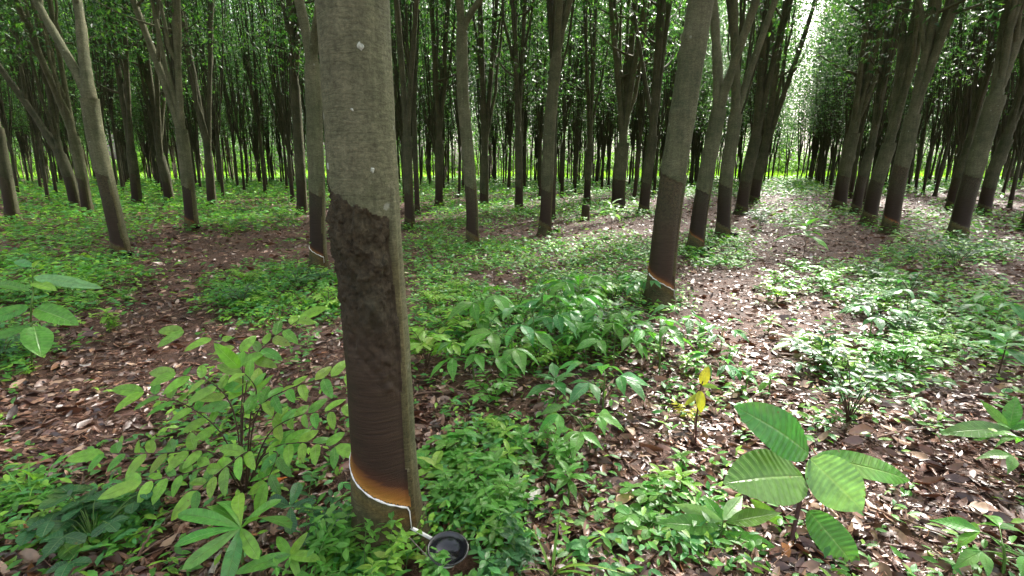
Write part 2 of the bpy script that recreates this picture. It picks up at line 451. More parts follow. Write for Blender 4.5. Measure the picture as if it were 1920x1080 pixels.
def trunk_meshes(r0, path, rads, nth, dz, main=False, fresh=.04):
    """bark and tapped face of a trunk as two meshes; path/rads sampled by height (z, x, y, r)"""
    zs_top = path[-1, 2]
    zt_off = 0 if main else rng.normal(-.15, .22)
    z = np.concatenate([np.linspace(-.08, min(1.6, zs_top), int(1.68 / dz) + 1)[:-1], np.linspace(min(1.6, zs_top), zs_top, max(4, int((zs_top - 1.6) / (dz * 4))))])
    cx = np.interp(z, path[:, 2], path[:, 0]); cy = np.interp(z, path[:, 2], path[:, 1]); rb = np.interp(z, path[:, 2], rads)
    th = np.linspace(-180, 180, nth + 1)[:-1] + 180 / nth
    Z, T = np.meshgrid(z, th, indexing='ij')
    flare = 1 + (.30 if main else .42) * np.exp(-np.maximum(Z, 0) / .10) * (1 + .35 * np.cos(R(3) * T + 1)) + .10 * np.exp(-np.maximum(Z, 0) / .35)
    s = r0 / .118
    rr = rb[:, None] * flare
    ph = rng.uniform(0, 6.28, 6)
    rr = rr * (1 + .018 * np.sin(R(2) * T / 1 + ph[0] + Z * 1.1) + .012 * np.sin(R(3) * T + ph[1] - Z * 2.3) + .006 * np.sin(R(5) * T + ph[2] + Z * 7) + .004 * np.sin(Z * 23 + ph[3] + R(2) * T))
    jag = .005 * np.sin(R(9) * T + ph[4]) + .003 * np.sin(R(23) * T + ph[5])
    in_t = (T > TH0) & (T < TH1 - 2 * np.sin(Z * 9 + ph[1]))
    a = Z - z_cut(T)
    b = z_top(T) + zt_off + jag - Z
    inside = in_t & (a > 0) & (b > 0)
    edge = np.minimum(np.minimum(a / .012, b / .02), np.minimum((T - TH0) / 8, (TH1 - T) / 3))
    dep = np.clip(edge, 0, 1)
    rough_zone = np.clip((a - .38) / .42, 0, 1)
    rr = rr - inside * dep * (.006 if main else .009) * s
    if main:
        q = rng.standard_normal((len(z) // 3 + 2, nth // 3 + 2))
        up = np.kron(q, np.ones((3, 3)))[:len(z), :nth]
        q2 = rng.standard_normal((len(z) // 8 + 2, nth // 8 + 2)); up2 = np.kron(q2, np.ones((8, 8)))[:len(z), :nth]
        for _ in range(6):
            up = (up + np.roll(up, 1, 0) + np.roll(up, -1, 0) + np.roll(up, 1, 1) + np.roll(up, -1, 1)) / 5
        for _ in range(12):
            up2 = (up2 + np.roll(up2, 1, 0) + np.roll(up2, -1, 0) + np.roll(up2, 1, 1) + np.roll(up2, -1, 1)) / 5
        fine_ = rng.standard_normal((len(z), nth)); fine_ = (fine_ + np.roll(fine_, 1, 0) + np.roll(fine_, 1, 1) + np.roll(fine_, -1, 1)) / 3
        rr = rr + inside * rough_zone * dep * (.005 * up + .008 * up2 + .003 * fine_ + .004 * np.abs(fine_) * (up > .2)) + (1 - inside) * .0009 * up
        # sloping scar lines half way down and the knots beside the right edge
        for za, w, d_ in ((.50, .012, .004), (.535, .006, -.003), (.56, .006, .003)):
            rr = rr - inside * d_ * np.exp(-((a - za + .0006 * T + .004 * np.sin(R(7) * T)) / w) ** 2)
        for tk, zk, sz, hk in ((30, .80, .022, .014), (24, .74, .018, .01), (34, .70, .015, .01), (-30, .86, .02, -.008), (-50, .9, .022, -.008), (8, 1.25, .012, .008), (22, .84, .016, -.007), (14, 1.0, .02, .006)):
            rr = rr + hk * np.exp(-(((T - tk) * .002) ** 2 + (Z - zk) ** 2) / sz ** 2)
    else:
        for _ in range(3):
            zk = rng.uniform(1.5, 4.5); tk = rng.uniform(-120, 60)
            rr = rr * (1 + .07 * np.exp(-((Z - zk - .02 * np.sin(R(1) * T + tk)) / .035) ** 2) + .16 * np.exp(-(((T - tk) / 24) ** 2 + ((Z - zk) / .05) ** 2)))
    # rolled lip of bark to the right of the face
    lip = np.exp(-((T - TH1 - 6) / 6) ** 2) * (Z < 1.38) * (Z > .1)
    rr = rr + lip * .009 * s
    A = R(1) * (T - 90)      # 0 deg looks at -Y, + turns to +X
    X = cx[:, None] + rr * np.cos(A); Y = cy[:, None] + rr * np.sin(A)
    V = np.stack([X, Y, Z], -1)
    nz_ = len(z)
    i = np.arange(nz_ - 1)[:, None] * nth; j = np.arange(nth)[None]; k = (j + 1) % nth
    f = np.stack([i + j, i + k, i + nth + k, i + nth + j], -1).reshape(-1, 4)
    ins = inside.reshape(-1)[f].mean(1) > .6
    # bark colour: plain above, browner below the cut
    below = np.clip(-a / .03, 0, 1) * (Z < .5)
    bc = np.ones(V.shape)
    bc[:] = 1
    tan = np.clip((T - 25) / 10, 0, 1) * np.clip((85 - T) / 20, 0, 1) * np.clip((1.3 - Z) / .2, 0, 1)
    bc = bc * (1 - tan[..., None] * np.array([.2, .3, .44]))
    low = np.clip((.42 - Z) / .25, 0, 1)
    bc = bc * (1 - low[..., None] * np.array([.30, .42, .52]))
    band = np.clip(1 - np.abs(a + .045) / .05, 0, 1) * ((T > TH0 + 30) & (T < TH1 + 6))
    bc = bc * (1 + band[..., None] * np.array([.45, .18, -.15]))
    pc = np.zeros(V.shape); pc[..., 0] = np.clip(a / 1.2 + (0 if main else fresh), 0, 1); pc[..., 1] = rough_zone; pc[..., 2] = 0 if main else rng.uniform(.0, .35)
    out = []
    for sel, c, mt, nm in ((~ins, bc, M_bark, 'trunk'), (ins, pc, M_panel, 'tapped_face')):
        ff = f[sel]; u, inv = np.unique(ff, return_inverse=True)
        mb = MB(); mb.add(V.reshape(-1, 3)[u], inv.reshape(-1, 4), None, c.reshape(-1, 3)[u])
        out.append(mb.mesh(nm, mt))
    surf = lambda t_, z_: np.array([np.interp(z_, z, X[:, int(np.argmin(np.abs(th - t_)))]), np.interp(z_, z, Y[:, int(np.argmin(np.abs(th - t_)))]), z_])
    return out, surf


def crown_leaf_cols(n, dark=1.0):
    base = np.array([lin(52, 82, 42), lin(62, 98, 44), lin(44, 74, 44), lin(84, 116, 50)])
    c = base[rng.integers(0, 4, n)] * rng.uniform(.75, 1.25, (n, 1)) * dark
    return c


def limb_and_tips(mb, pts, r0, r1, n=7, ntwig=7, zmin=3.2, spread=1.0, forks=(.3, .5)):
    """one limb with side branches; returns points that carry leaves"""
    path = smooth_path(pts, 7)
    rad = np.linspace(r0, r1, len(path)) * (1 + .05 * rng.standard_normal(len(path)))
    # small collars where old branches fell
    tube(mb, path, rad, n, None, .02)
    tips = []
    L = len(path)
    for fr in forks:
        i = int(fr * L); a_ = rng.uniform(0, 6.28); ln = (path[-1, 2] - path[i, 2]) * rng.uniform(.7, .95)
        if ln < 1.0: continue
        o_ = rng.uniform(.04, .15)
        e_ = path[i] + np.array([math.cos(a_) * o_ * ln, math.sin(a_) * o_ * ln, ln])
        b_ = bez(path[i], path[i] + np.array([math.cos(a_) * o_ * ln * .8, math.sin(a_) * o_ * ln * .8, ln * .35]), e_, 12)
        b_[1:] += rng.normal(0, .03, (11, 3))
        tube(mb, b_, np.linspace(rad[i] * .68, .014, 12), max(6, n - 1))
        tips += [q_ for q_ in b_[6:] if q_[2] > zmin + 1.0]
    cand = [i for i in range(L) if path[i, 2] > zmin]
    for i in range(L):
        if path[i, 2] > zmin + 3.5: tips.append(path[i])
    if cand:
        for q in range(ntwig):
            i = cand[min(len(cand) - 1, int(len(cand) * (q + rng.uniform(.0, .9)) / ntwig))]
            az = rng.uniform(0, 6.28); ln = rng.uniform(.8, 2.1) * spread
            d = np.array([math.cos(az), math.sin(az), 0])
            p0 = path[i]; p2 = p0 + d * ln + np.array([0, 0, rng.uniform(.5, 1.5)]); p1 = p0 + d * ln * .6 + np.array([0, 0, .2])
            b = bez(p0, p1, p2, 6)
            tube(mb, b, np.linspace(max(.012, rad[i] * .5), .006, 6), 5)
            tips += list(b[2:])
    return np.array(tips)


def crown_mesh(tips, n, size=.16, cull=None, zmin=3.0, sig=.5):
    i = rng.integers(0, len(tips), n // 3)
    C = tips[i] + rng.standard_normal((n // 3, 3)) * np.array([sig, sig, sig * .7])
    C = C[C[:, 2] > zmin]
    if cull is not None: C = C[~cull(C)]
    m = len(C)
    if m < 4:
        C = tips[:4]; m = 4
    mb = MB()
    az = rng.uniform(0, 6.28, m)
    for k in range(3):                                   # three leaflets on a stalk
        a = az + (k - 1) * rng.uniform(.7, 1.1, m)
        D = np.stack([np.cos(a), np.sin(a), rng.uniform(-.75, .1, m)], -1)
        N = np.stack([rng.normal(0, .45, m), rng.normal(0, .45, m), np.ones(m)], -1)
        leaves(mb, C + norm(D) * .02, D, N, size * rng.uniform(.7, 1.3, m), size * .42 * rng.uniform(.8, 1.2, m), crown_leaf_cols(m), 'acum', .25, .2, 2, 2)
    return mb.mesh('crown', M_crown)


PATCH_C = G(1455, 640)


def corridor(C, origin, rx=1.7):
    """leaves to cut from the crowns, opening a shaft of sun onto the path"""
    p = C + origin - PATCH_C
    t = p @ SUN_DIR
    q = p - t[:, None] * SUN_DIR
    hx = q @ np.array([math.cos(SUN_AZ), -math.sin(SUN_AZ), 0])
    vx = np.sqrt(np.maximum((q ** 2).sum(1) - hx ** 2, 0))
    return (np.hypot(hx / .8, vx / 1.15) < rx * (1 + .35 * np.sin(p[:, 0] * 3) * np.sin(p[:, 2] * 2.3))) & (rng.random(len(C)) < .96)


def add_cup(at, r, label, group=None):
    t = empty('latex_cup', at, label, 'cup', group)
    prof = [(.15, -.72), (.45, -.70), (.72, -.5), (.9, -.24), (1.0, 0), (1.06, .02), (1.06, .05), (1.0, .05), (.95, .02), (.86, -.22), (.68, -.46), (.42, -.63), (.02, -.65)]
    prof = np.array(prof) * r
    n = 40; th = np.linspace(0, 6.2832, n, endpoint=False)
    V = np.stack([prof[:, :1] * np.cos(th), prof[:, :1] * np.sin(th), prof[:, 1:] * np.ones(n)], -1)
    m = len(prof); i = np.arange(m - 1)[:, None] * n; j = np.arange(n)[None]; k = (j + 1) % n
    mb = MB(); mb.add(V, np.stack([i + j, i + k, i + n + k, i + n + j], -1))
    mb.build('bowl', M_cup, t)
    mb = MB()
    rr = np.linspace(0.001, .70, 5)[:, None] * r
    V = np.stack([rr * np.cos(th), rr * np.sin(th), np.full((5, n), -.44 * r)], -1)
    i = np.arange(4)[:, None] * n
    mb.add(V, np.stack([i + j, i + n + j, i + n + k, i + k], -1))
    return t, mb


def make_tree(name, base, r0, pts, limbs, label, group=None, nth=28, dz=.03, main=False, nleaf=4200, cull=False, leafsize=.16, limb_r=None, zmin=3.2, spread=1.0, ntwig=7, fresh=.07, latex=False, bark=1.0, forks=(.3, .5)):
    """pts: trunk axis points above base (world); limbs: list of lists of world points from the fork up"""
    base = np.asarray(base, float)
    root = empty(name, base, label, 'tree', group)
    P_ = np.vstack([[0, 0, -.08], [0, 0, 0.0]] + [np.asarray(p) - base for p in pts])
    path = smooth_path(P_[1:], 8) if len(P_) > 3 else P_
    path = np.vstack([[path[0][0], path[0][1], -.08], path])
    ztop = path[-1, 2]
    rad = r0 * np.interp(path[:, 2], [-.1, 0, 1.4, max(ztop, 1.5)], [1.0, 1.0, .97, .86 if ztop > 3 else .92])
    (mt, mp), surf = trunk_meshes(r0, path, rad, nth, dz, main, fresh)
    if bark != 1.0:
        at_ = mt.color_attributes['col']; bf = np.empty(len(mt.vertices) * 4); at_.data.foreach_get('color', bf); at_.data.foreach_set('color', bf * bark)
    o = bpy.data.objects.new('trunk', mt); COL.objects.link(o); o.parent = root
    o = bpy.data.objects.new('tapped_face', mp); COL.objects.link(o); o.parent = root
    # latex in the cut
    mb = MB()
    latex = latex or main
    ths = np.linspace(TH0 + 22 if main else TH0 + 40, TH1 - 3, 40 if main else 14)
    q = np.array([surf(t, z_cut(t) - .004) for t in ths])
    q = q + norm(np.stack([np.sin(R(1) * ths), -np.cos(R(1) * ths), 0 * ths], -1)) * (-.001 if main else .001)
    sag = q.copy()
    tail = [surf(TH1 - 2, z_cut(TH1) - dz_) + np.array([math.sin(R(TH1)), -math.cos(R(TH1)), 0]) * .004 for dz_ in (.015, .05, .085)]
    wid = .0037 if main else .0045
    tube(mb, sag, np.full(len(sag), wid) * (1 + .3 * np.sin(np.arange(len(sag)) * .9) * np.sin(np.arange(len(sag)) * .37 + 1) + .14 * rng.standard_normal(len(sag))), 8)
    tube(mb, np.array([q[-1]] + tail), [wid, wid * .6, wid * .45, wid * .5], 6)
    if latex: mb.build('latex_line', M_latex, root)
    tips = []
    for k, lp in enumerate(limbs):
        mb = MB()
        lp = [np.asarray(p) - base for p in lp]
        lr = (limb_r or r0 * (.74 if len(limbs) < 3 else .62)) * (1 if k == 0 else .82)
        T_ = limb_and_tips(mb, lp, lr, .026, 10 if nth > 40 else 7, ntwig, zmin, spread, forks)
        if len(T_): tips.append(T_)
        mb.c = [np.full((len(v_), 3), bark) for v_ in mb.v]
        mb.build('limb', M_bark, root)
    tips = np.vstack(tips)
    cm = crown_mesh(tips, nleaf, leafsize, (lambda C: corridor(C, base)) if cull else None, zmin)
    o = bpy.data.objects.new('crown', cm); COL.objects.link(o); o.parent = root
    return root, surf, tail


def grow(p, d, H):
    """continue a limb from p along d, bending upright, to height H"""
    p = np.asarray(p, float); d = norm(d)
    out = []
    n = 4
    z0 = p[2]
    for k in range(1, n + 1):
        d = norm(d * .75 + np.array([rng.normal(0, .06), rng.normal(0, .06), .42]))
        p = p + d * (H - z0) / n
        out.append(p.copy())
    return out


# --- the tree in front, with its tapping cut, latex, spout and cup
Ym = 1.76
mb_base = P(729, 1030, Ym); mb_base[2] = float(gz(mb_base[0], mb_base[1]))
main_pts = [P(709, 700, Ym), P(693, 500, Ym), P(680, 300, Ym), P(662, 0, Ym), P(652, -170, Ym), P(640, -420, Ym)]
fk = main_pts[-1]
ml = [[fk - np.array([0, 0, .25]), fk + np.array([-.25, .1, .6])] + grow(fk + np.array([-.25, .1, .6]), [-.3, .1, 1], 11),
      [fk - np.array([0, 0, .25]), fk + np.array([.25, .2, .7])] + grow(fk + np.array([.25, .2, .7]), [.25, .25, 1], 11.5)]
main_tree, msurf, mtail = make_tree('rubber_tree', mb_base, .118, main_pts, ml, 'thick tapped rubber tree trunk in front, black bowl at its foot', None, 200, .0065, True, 6500, True, zmin=4.2)
mb = MB()
s0 = mtail[-1] + np.array([0, 0, .005])
s1 = P(816, 1012, 1.70) - mb_base
ax = norm(s1 - s0); sd = norm(np.cross(ax, [0, 0, 1])); upn = np.cross(sd, ax)
n_ = 10; tt = np.linspace(0, 1, n_)
ang = np.linspace(-1.2, 1.2, 9)
ring = np.stack([np.sin(ang) * .011, -(np.cos(ang)) * .009], -1)
ring = np.vstack([ring, ring[::-1] * np.array([.86, .8])])
V = s0 + (s1 - s0) * tt[:, None, None] + ring[None, :, :1] * sd + ring[None, :, 1:] * upn
m_ = len(ring); i = np.arange(n_ - 1)[:, None] * m_; j = np.arange(m_)[None]; k = (j + 1) % m_
mb.add(V, np.stack([i + j, i + k, i + m_ + k, i + m_ + j], -1))
sp_o = mb.build('spout', M_metal, main_tree)
mb = MB(); tube(mb, np.array([s0 + (s1 - s0) * t - upn * .002 for t in np.linspace(.05, 1.03, 8)]), np.full(8, .006) * np.array([.8, 1, 1.1, 1, .9, 1, 1, .8]), 8)
mb.build('latex_trickle', M_latex, sp_o)
for (t_, z_, r_, h_) in ((22, 1.80, .0085, .011), (-58, 1.45, .007, .009), (30, 1.44, .006, .008), (4, 1.62, .005, .006)):
    c_ = msurf(t_, z_); nrm = np.array([math.sin(R(t_)), -math.cos(R(t_)), 0]); tx = np.array([math.cos(R(t_)), math.sin(R(t_)), 0])
    th_ = np.linspace(0, 6.283, 15)[:-1]; wob = 1 + .22 * rng.standard_normal(14)
    rows = [c_ + (np.cos(th_) * r_ * k_ * wob)[:, None] * tx + (np.sin(th_) * h_ * k_ * wob)[:, None] * np.array([0, 0, 1.]) + nrm * o_ for k_, o_ in ((1.05, -.002), (.9, .0018), (.5, .0028), (.02, .003))]
    mb = MB(); i = np.arange(3)[:, None] * 14; j = np.arange(14)[None]; k = (j + 1) % 14
    mb.add(np.stack(rows), np.stack([i + j, i + k, i + 14 + k, i + 14 + j], -1))
    mb.build('lichen_patch', M_lichen, main_tree)
# cup on its wire ring
cup_c = P(840, 1028, 1.60)
cup_r = .071
cup, lat = add_cup(cup_c, cup_r, 'shiny black latex bowl hanging below the metal spout of the front trunk')
cup.rotation_euler = (R(9), R(4), 0)

mb = MB()
ar = np.linspace(R(-135), R(-50), 16)
tube(mb, np.stack([np.cos(ar) * cup_r * .80, np.sin(ar) * cup_r * .80, np.full(16, -.30 * cup_r)], -1), .006 * np.sin(np.linspace(.15, 3.0, 16)) + .0012, 8)
mb.build('white_arc', M_latex, cup)  # white arc along the inner front of the bowl
mb = MB()
th = np.linspace(0, 6.283, 33)
ringp = np.stack([np.cos(th) * cup_r * 1.01, np.sin(th) * cup_r * 1.01, np.full(33, -.012)], -1) + cup_c - mb_base
tube(mb, ringp, np.full(33, .0022), 6, cap=False)
tube(mb, np.array([ringp[20], msurf(20, .2) * .5 + ringp[20] * .5 + [0, 0, .0], msurf(20, .16)]), np.full(3, .0022), 6)
mb.build('wire_holder', M_wire, main_tree)

# --- the trees near enough to tell apart: foot, (trunk knee), fork, limb ends in the photograph
NEAR = [
 # bx, by, w, knees, fork, limb ends, label
 (232, 487, 29, [(203, 360), (180, 260)], (168, 185), [(143, -10), (62, -10)], 'grey rubber tree at left whose pale trunk forks low beside two leaning limbs'),
 (361, 434, 22, [(352, 340)], (340, 243), [(247, -10), (328, -10)], 'left rubber tree with limb curving off left and black cup at foot'),
 (597, 506, 29, [(594, 350), (590, 250)], (586, 120), [(556, -20), (600, -20)], 'slim rubber tree half hidden close behind the left side of the front trunk'),
 (886, 463, 23, [(884, 380), (876, 270), (868, 180)], (866, 60), [(860, -20), (908, -25)], 'pale kinked rubber tree standing alone just right of the front trunk'),
 (1021, 441, 23, [(1026, 340), (1032, 220)], (1043, 110), [(1050, -20), (1072, -20)], 'dark slim rubber tree at picture centre with cup jutting right at foot'),
 (1233, 576, 47, [(1252, 400), (1282, 200)], (1322, -50), [(1325, -160), (1390, -200)], 'stout tapped rubber tree right of centre with pale ring scar near foot'),
 (1301, 476, 28, [(1318, 360)], (1348, 205), [(1338, -20), (1425, -20)], 'rubber tree directly behind the stout right one, orange patch at foot'),
 (1354, 449, 24, [(1362, 330)], (1380, 215), [(1377, -20), (1460, -20)], 'third tree of the row right of centre, beside the black cup on soil'),
 (769, 430, 18, [(765, 340)], (763, 255), [(742, -10), (782, -10)], 'thin dark forked rubber tree peeping out right beside the front trunk'),
 (166, 406, 18, [(152, 320)], (138, 255), [(26, -10), (92, -10)], 'forked rubber tree left of the pale one, limbs spread like a V'),
 (144, 391, 19, [(130, 335)], (112, 288), [(-25, 90), (70, 40)], 'dark leaning rubber tree with short stem at left, second from edge'),
 (26, 418, 21, [(10, 330)], (-6, 240), [(-80, 30), (-30, 10)], 'rubber tree cut by the left picture edge'),
 (398, 391, 16, [(394, 340)], (391, 293), [(352, 80), (398, -10)], 'Y shaped rubber tree just right of the left cup tree'),
 (258, 386, 17, [(252, 330)], (246, 285), [(205, 20), (232, -10)], 'slim forked rubber tree right of the pale left trunk'),
 (567, 402, 19, [(562, 300)], (553, 160), [(542, -10), (566, -10)], 'tall straight rubber tree left of the half hidden slim one'),
 (907, 391, 17, [(908, 340)], (909, 292), [(900, -10), (930, 20)], 'dark twin limbed tree just behind the pale kinked one'),
 (1159, 397, 25, [(1160, 340)], (1168, 268), [(1192, -10), (1146, 10), (1206, 20)], 'dark thick three limbed tree behind the big leaved sapling at centre'),
 (1206, 402, 19, [(1212, 340)], (1224, 255), [(1238, -10), (1258, -10)], 'dark forked tree close left of the stout right trunk'),
 (973, 396, 15, [(973, 330)], (972, 250), [(962, -10), (985, -10)], 'thin dark tree between the kinked one and the centre one'),
 (823, 389, 15, [(823, 330)], (824, 262), [(808, -10), (842, -10)], 'thin dark tree left of the pale kinked one'),
 (1388, 402, 21, [(1400, 330)], (1418, 255), [(1438, -10), (1480, -10)], 'fourth tree of the right of centre row'),
 (1412, 381, 19, [(1420, 335)], (1434, 285), [(1475, -10), (1510, 60)], 'last dark tree of the row, on the left of the open path'),
 (1572, 393, 23, [(1582, 330)], (1600, 250), [(1642, -10), (1668, -10)], 'first thick reddish based tree right of the open path'),
 (1603, 403, 17, [(1615, 340)], (1634, 275), [(1690, -10), (1672, -10)], 'thin tree between two thick ones right of the open path'),
 (1627, 422, 24, [(1642, 350)], (1668, 268), [(1722, -10), (1748, 0)], 'thick right hand tree left of the one with pale leaves at foot'),
 (1666, 439, 26, [(1682, 350)], (1712, 215), [(1762, -20), (1800, -20)], 'leaning tree on the right with pale fallen sprig at foot'),
 (1782, 396, 17, [(1798, 330)], (1820, 262), [(1870, 20), (1890, 0)], 'slim tree behind the stout leaning one at far right'),
 (1792, 449, 30, [(1812, 370), (1845, 255)], (1868, 180), [(1893, -20), (1945, -20)], 'stout leaning tree near right edge behind a dark bush'),
 (1843, 404, 21, [(1860, 330)], (1888, 262), [(1945, 60), (1975, 40)], 'reddish leaning tree just right of the stout leaning one'),
 (1928, 432, 22, [(1945, 350)], (1975, 240), [(2040, 20), (2080, 40)], 'tree cut by the right picture edge'),
 (319, 384, 17, [(310, 330)], (300, 292), [(268, 40), (290, 0)], 'dark tree left behind the left cup tree'),
 (1100, 384, 13, [(1102, 330)], (1106, 270), [(1118, -10), (1096, 20)], 'thin dark tree beyond the low stump'),
]
placed = [mb_base[:2]]
near_info = []
for (bx, by, w, knees, fork, ends, label) in NEAR:
    b = G(bx, by); Y = b[1]
    zc = Y * cp + CH * sp
    r0 = .5 * w / F * zc
    d_tot = math.hypot(b[0], b[1])
    kp = [P(x, y, Y) for x, y in knees]; fp = P(fork[0], fork[1], Y)
    H = rng.uniform(11, 14.5)
    limbs = []
    for q, (ex, ey) in enumerate(ends):
        e = P(ex, ey, Y + rng.uniform(-.5, .5))
        d0 = norm(e - fp)
        start = fp - norm(fp - kp[-1]) * min(.25, .3 * np.linalg.norm(fp - kp[-1]))
        mid = fp * .6 + e * .4 + np.array([0, 0, .02 * np.linalg.norm(e - fp)])
        limbs.append([start, fp + (mid - fp) * .25, mid, e] + grow(e, e - mid, max(H, e[2] + 3)))
    near = d_tot < 11
    root, surf, tail = make_tree('rubber_tree', b, r0, kp + [fp], limbs, label, 'rubber trees in the nearer rows', 48 if near else 24, .012 if near else .03,
                                 False, 6500, True, zmin=5.2 if d_tot < 14.5 else 4.4, fresh=.022 if bx in (361, 597, 1233, 1301, 1666) else .075, latex=bx in (597, 1233), forks=(.12, .3, .5) if d_tot > 14.5 else (.4, .6), bark=.95 if bx in (232, 361, 886, 597, 166) else (.8 if w > 21 else .62), limb_r=r0 * (.76 if len(ends) == 2 else .62), ntwig=9)
    placed.append(b[:2]); near_info.append((b, r0))

# --- the rest of the plantation on its planting grid, copied from a few kinds
KINDS = []
for k in range(9):
    r0 = .084
    fh = [2.2, 3.4, 2.6, 4.2, 3.0, 2.4, 1.9, 3.8, 2.8][k]
    lean = rng.normal(0, .03, 2)
    fp = np.array([lean[0] * fh, lean[1] * fh, fh])
    nl = [4, 4, 3, 4, 3, 4, 4, 3, 4][k]
    a0 = rng.uniform(0, 6.28)
    limbs = []
    for q in range(nl):
        a = a0 + q * 6.283 / nl + rng.uniform(-.4, .4)
        tl = rng.uniform(.03, .14)
        d = np.array([math.cos(a) * tl, math.sin(a) * tl, 1])
        p1 = fp + norm(d) * .9; p2 = p1 + norm(d * np.array([.7, .7, 1])) * 1.2
        limbs.append([fp - np.array([0, 0, .15]), fp + norm(d) * .3, p1, p2] + grow(p2, d * np.array([.5, .5, 1]), rng.uniform(14, 18)))
    root, _, _ = make_tree('rubber_tree', (0, 0, 0), r0, [fp * .5, fp], limbs, 'rubber tree', None, 16, .05, False, 8500, False, zmin=4.2 + .9 * (k % 3), limb_r=r0 * .6, ntwig=12, bark=.5, leafsize=.135, forks=(.1, .2, .32))  # bark darkened to stand in for the backlit look of distant trunks
    KINDS.append(root)

u = np.array([math.sin(ROW), math.cos(ROW)]); pn = np.array([-math.cos(ROW), math.sin(ROW)])
spots = []
for i in range(-14, 16):
    for j in range(-2, 26):
        s = 1.34 + 2.6 * j; p = 1.15 + 4.75 * i
        if i < 0: p -= .1
        q = u * s + pn * p + rng.normal(0, .16, 2)
        d = math.hypot(*q)
        if q[1] < 3 or abs(q[0]) > q[1] * 1.0 + 7: continue
        if q[1] > 56 or d > 72: continue
        if min(math.hypot(q[0] - a[0], q[1] - a[1]) for a in placed) < 2.6: continue
        if q[1] < 15 and abs(q[0]) < q[1] * 1.02: continue      # every near tree is placed by hand
        spots.append(q)
for n, q in enumerate(spots):
    k = int(rng.integers(0, 9))
    side = 'left' if q[0] < -.45 * q[1] else ('centre left' if q[0] < -.05 * q[1] else ('centre right' if q[0] < .42 * q[1] else 'right'))
    dist = 'far back' if q[1] > 34 else 'middle distance'
    if abs(q[0]) > q[1] * .99 + 1:
        label, grp = 'rubber tree beyond the %s picture edge' % ('left' if q[0] < 0 else 'right'), 'rubber trees at the picture edges'
    else:
        label = 'slim dark rubber tree among the rows in the %s %s' % (dist, side)
        grp = 'rubber trees in the %s %s' % (dist, side)
    sc_ = rng.uniform(.85, 1.2)
    loc = (q[0], q[1], float(gz(*q)))
    rz = rng.normal(0, .35) - math.atan2(q[0], q[1]) * .5
    if n < len(KINDS):
        o = KINDS[n]; o.location = loc; o.rotation_euler = (0, 0, rz); o.scale = (sc_, sc_, sc_); o['label'] = label; o['group'] = grp
    else:
        o = copy_tree(KINDS[k], loc, rz, sc_, label, grp)
    ds = np.array(q) - PATCH_C[:2]; su = SUN_DIR[:2] / np.linalg.norm(SUN_DIR[:2])
    if abs(ds[0] * su[1] - ds[1] * su[0]) < 4.5 and 0 < ds @ su < 24:      # crown leaves cut away so the sun patch reaches the ground
        ch = [c for c in o.children if c.name.startswith('crown')][0]
        me = ch.data.copy(); ch.data = me
        nf_ = len(me.polygons); ce = np.empty(nf_ * 3); me.polygons.foreach_get('center', ce); ce = ce.reshape(-1, 3) * sc_
        ca, sa = math.cos(rz), math.sin(rz)
        ce = np.stack([ce[:, 0] * ca - ce[:, 1] * sa, ce[:, 0] * sa + ce[:, 1] * ca, ce[:, 2]], -1)
        kill = corridor(ce, np.array(loc))
        bm = bmesh.new(); bm.from_mesh(me); bm.faces.ensure_lookup_table()
        bmesh.ops.delete(bm, geom=[f_ for f_, k_ in zip(bm.faces, kill) if k_], context='FACES')
        bm.to_mesh(me); bm.free()
print('trees', len(spots) + len(NEAR) + 1)

# cups on the trees whose cup shows
for idx, off, label in ((0, (.16, -.12), 'small black cup at the foot of the pale left trunk'), (1, (.16, -.1), 'small black cup at the foot of the left tree with curving limb'),
                        (4, (.22, -.1), 'small black cup jutting out beside the dark centre tree'), (6, (.17, -.12), 'small black cup behind the stout right tree, by orange patch'),
                        (7, (.18, -.1), 'small black cup on the soil side of the third row tree'), (5, (.19, -.02), 'small black cup tucked behind the stout right trunk')):
    if idx == 5: continue
    b, r0 = near_info[idx]
    at = b + np.array([off[0] * r0 / .12, off[1], .14])
    c_, l_ = add_cup(at, .085, label, 'latex cups on the trees behind')
    mb = MB(); tube(mb, np.array([[-.02, .08, .0], [-.08, .1, .06], [-off[0] * .75, .09, .1]]), np.full(3, .012), 6)
    mb.build('hanger', M_wire, c_)

# ------------------------------------------------------------------ low stump
sb = G(1097, 414)
mb = MB()
tube(mb, sb + np.array([[0, 0, -.05], [0, 0, .02], [.0, 0, .15], [.01, 0, .38], [.012, 0, .47]]), [.17, .15, .12, .118, .112], 18, (.42, .32, .26), .04)
st = mb.build('tree_stump', M_bark)
tag(st, 'short dark tree stump on the soil at picture centre', 'stump')

# ------------------------------------------------------------------ plants
GREENS = {'mid': lin(92, 148, 60), 'yel': lin(128, 170, 64), 'blue': lin(84, 142, 80), 'dark': lin(52, 98, 56), 'pale': lin(130, 166, 106), 'gold': lin(172, 168, 44)}


def gcol(key, n, var=.15):
    return np.maximum(GREENS[key] * rng.uniform(1 - var, 1 + var, (n, 1)) * (1 + .08 * rng.standard_normal((n, 3))), .003)


def stem_col(kind='green'):
    return {'green': lin(96, 128, 60), 'red': lin(74, 40, 38), 'brown': lin(84, 64, 48)}[kind]


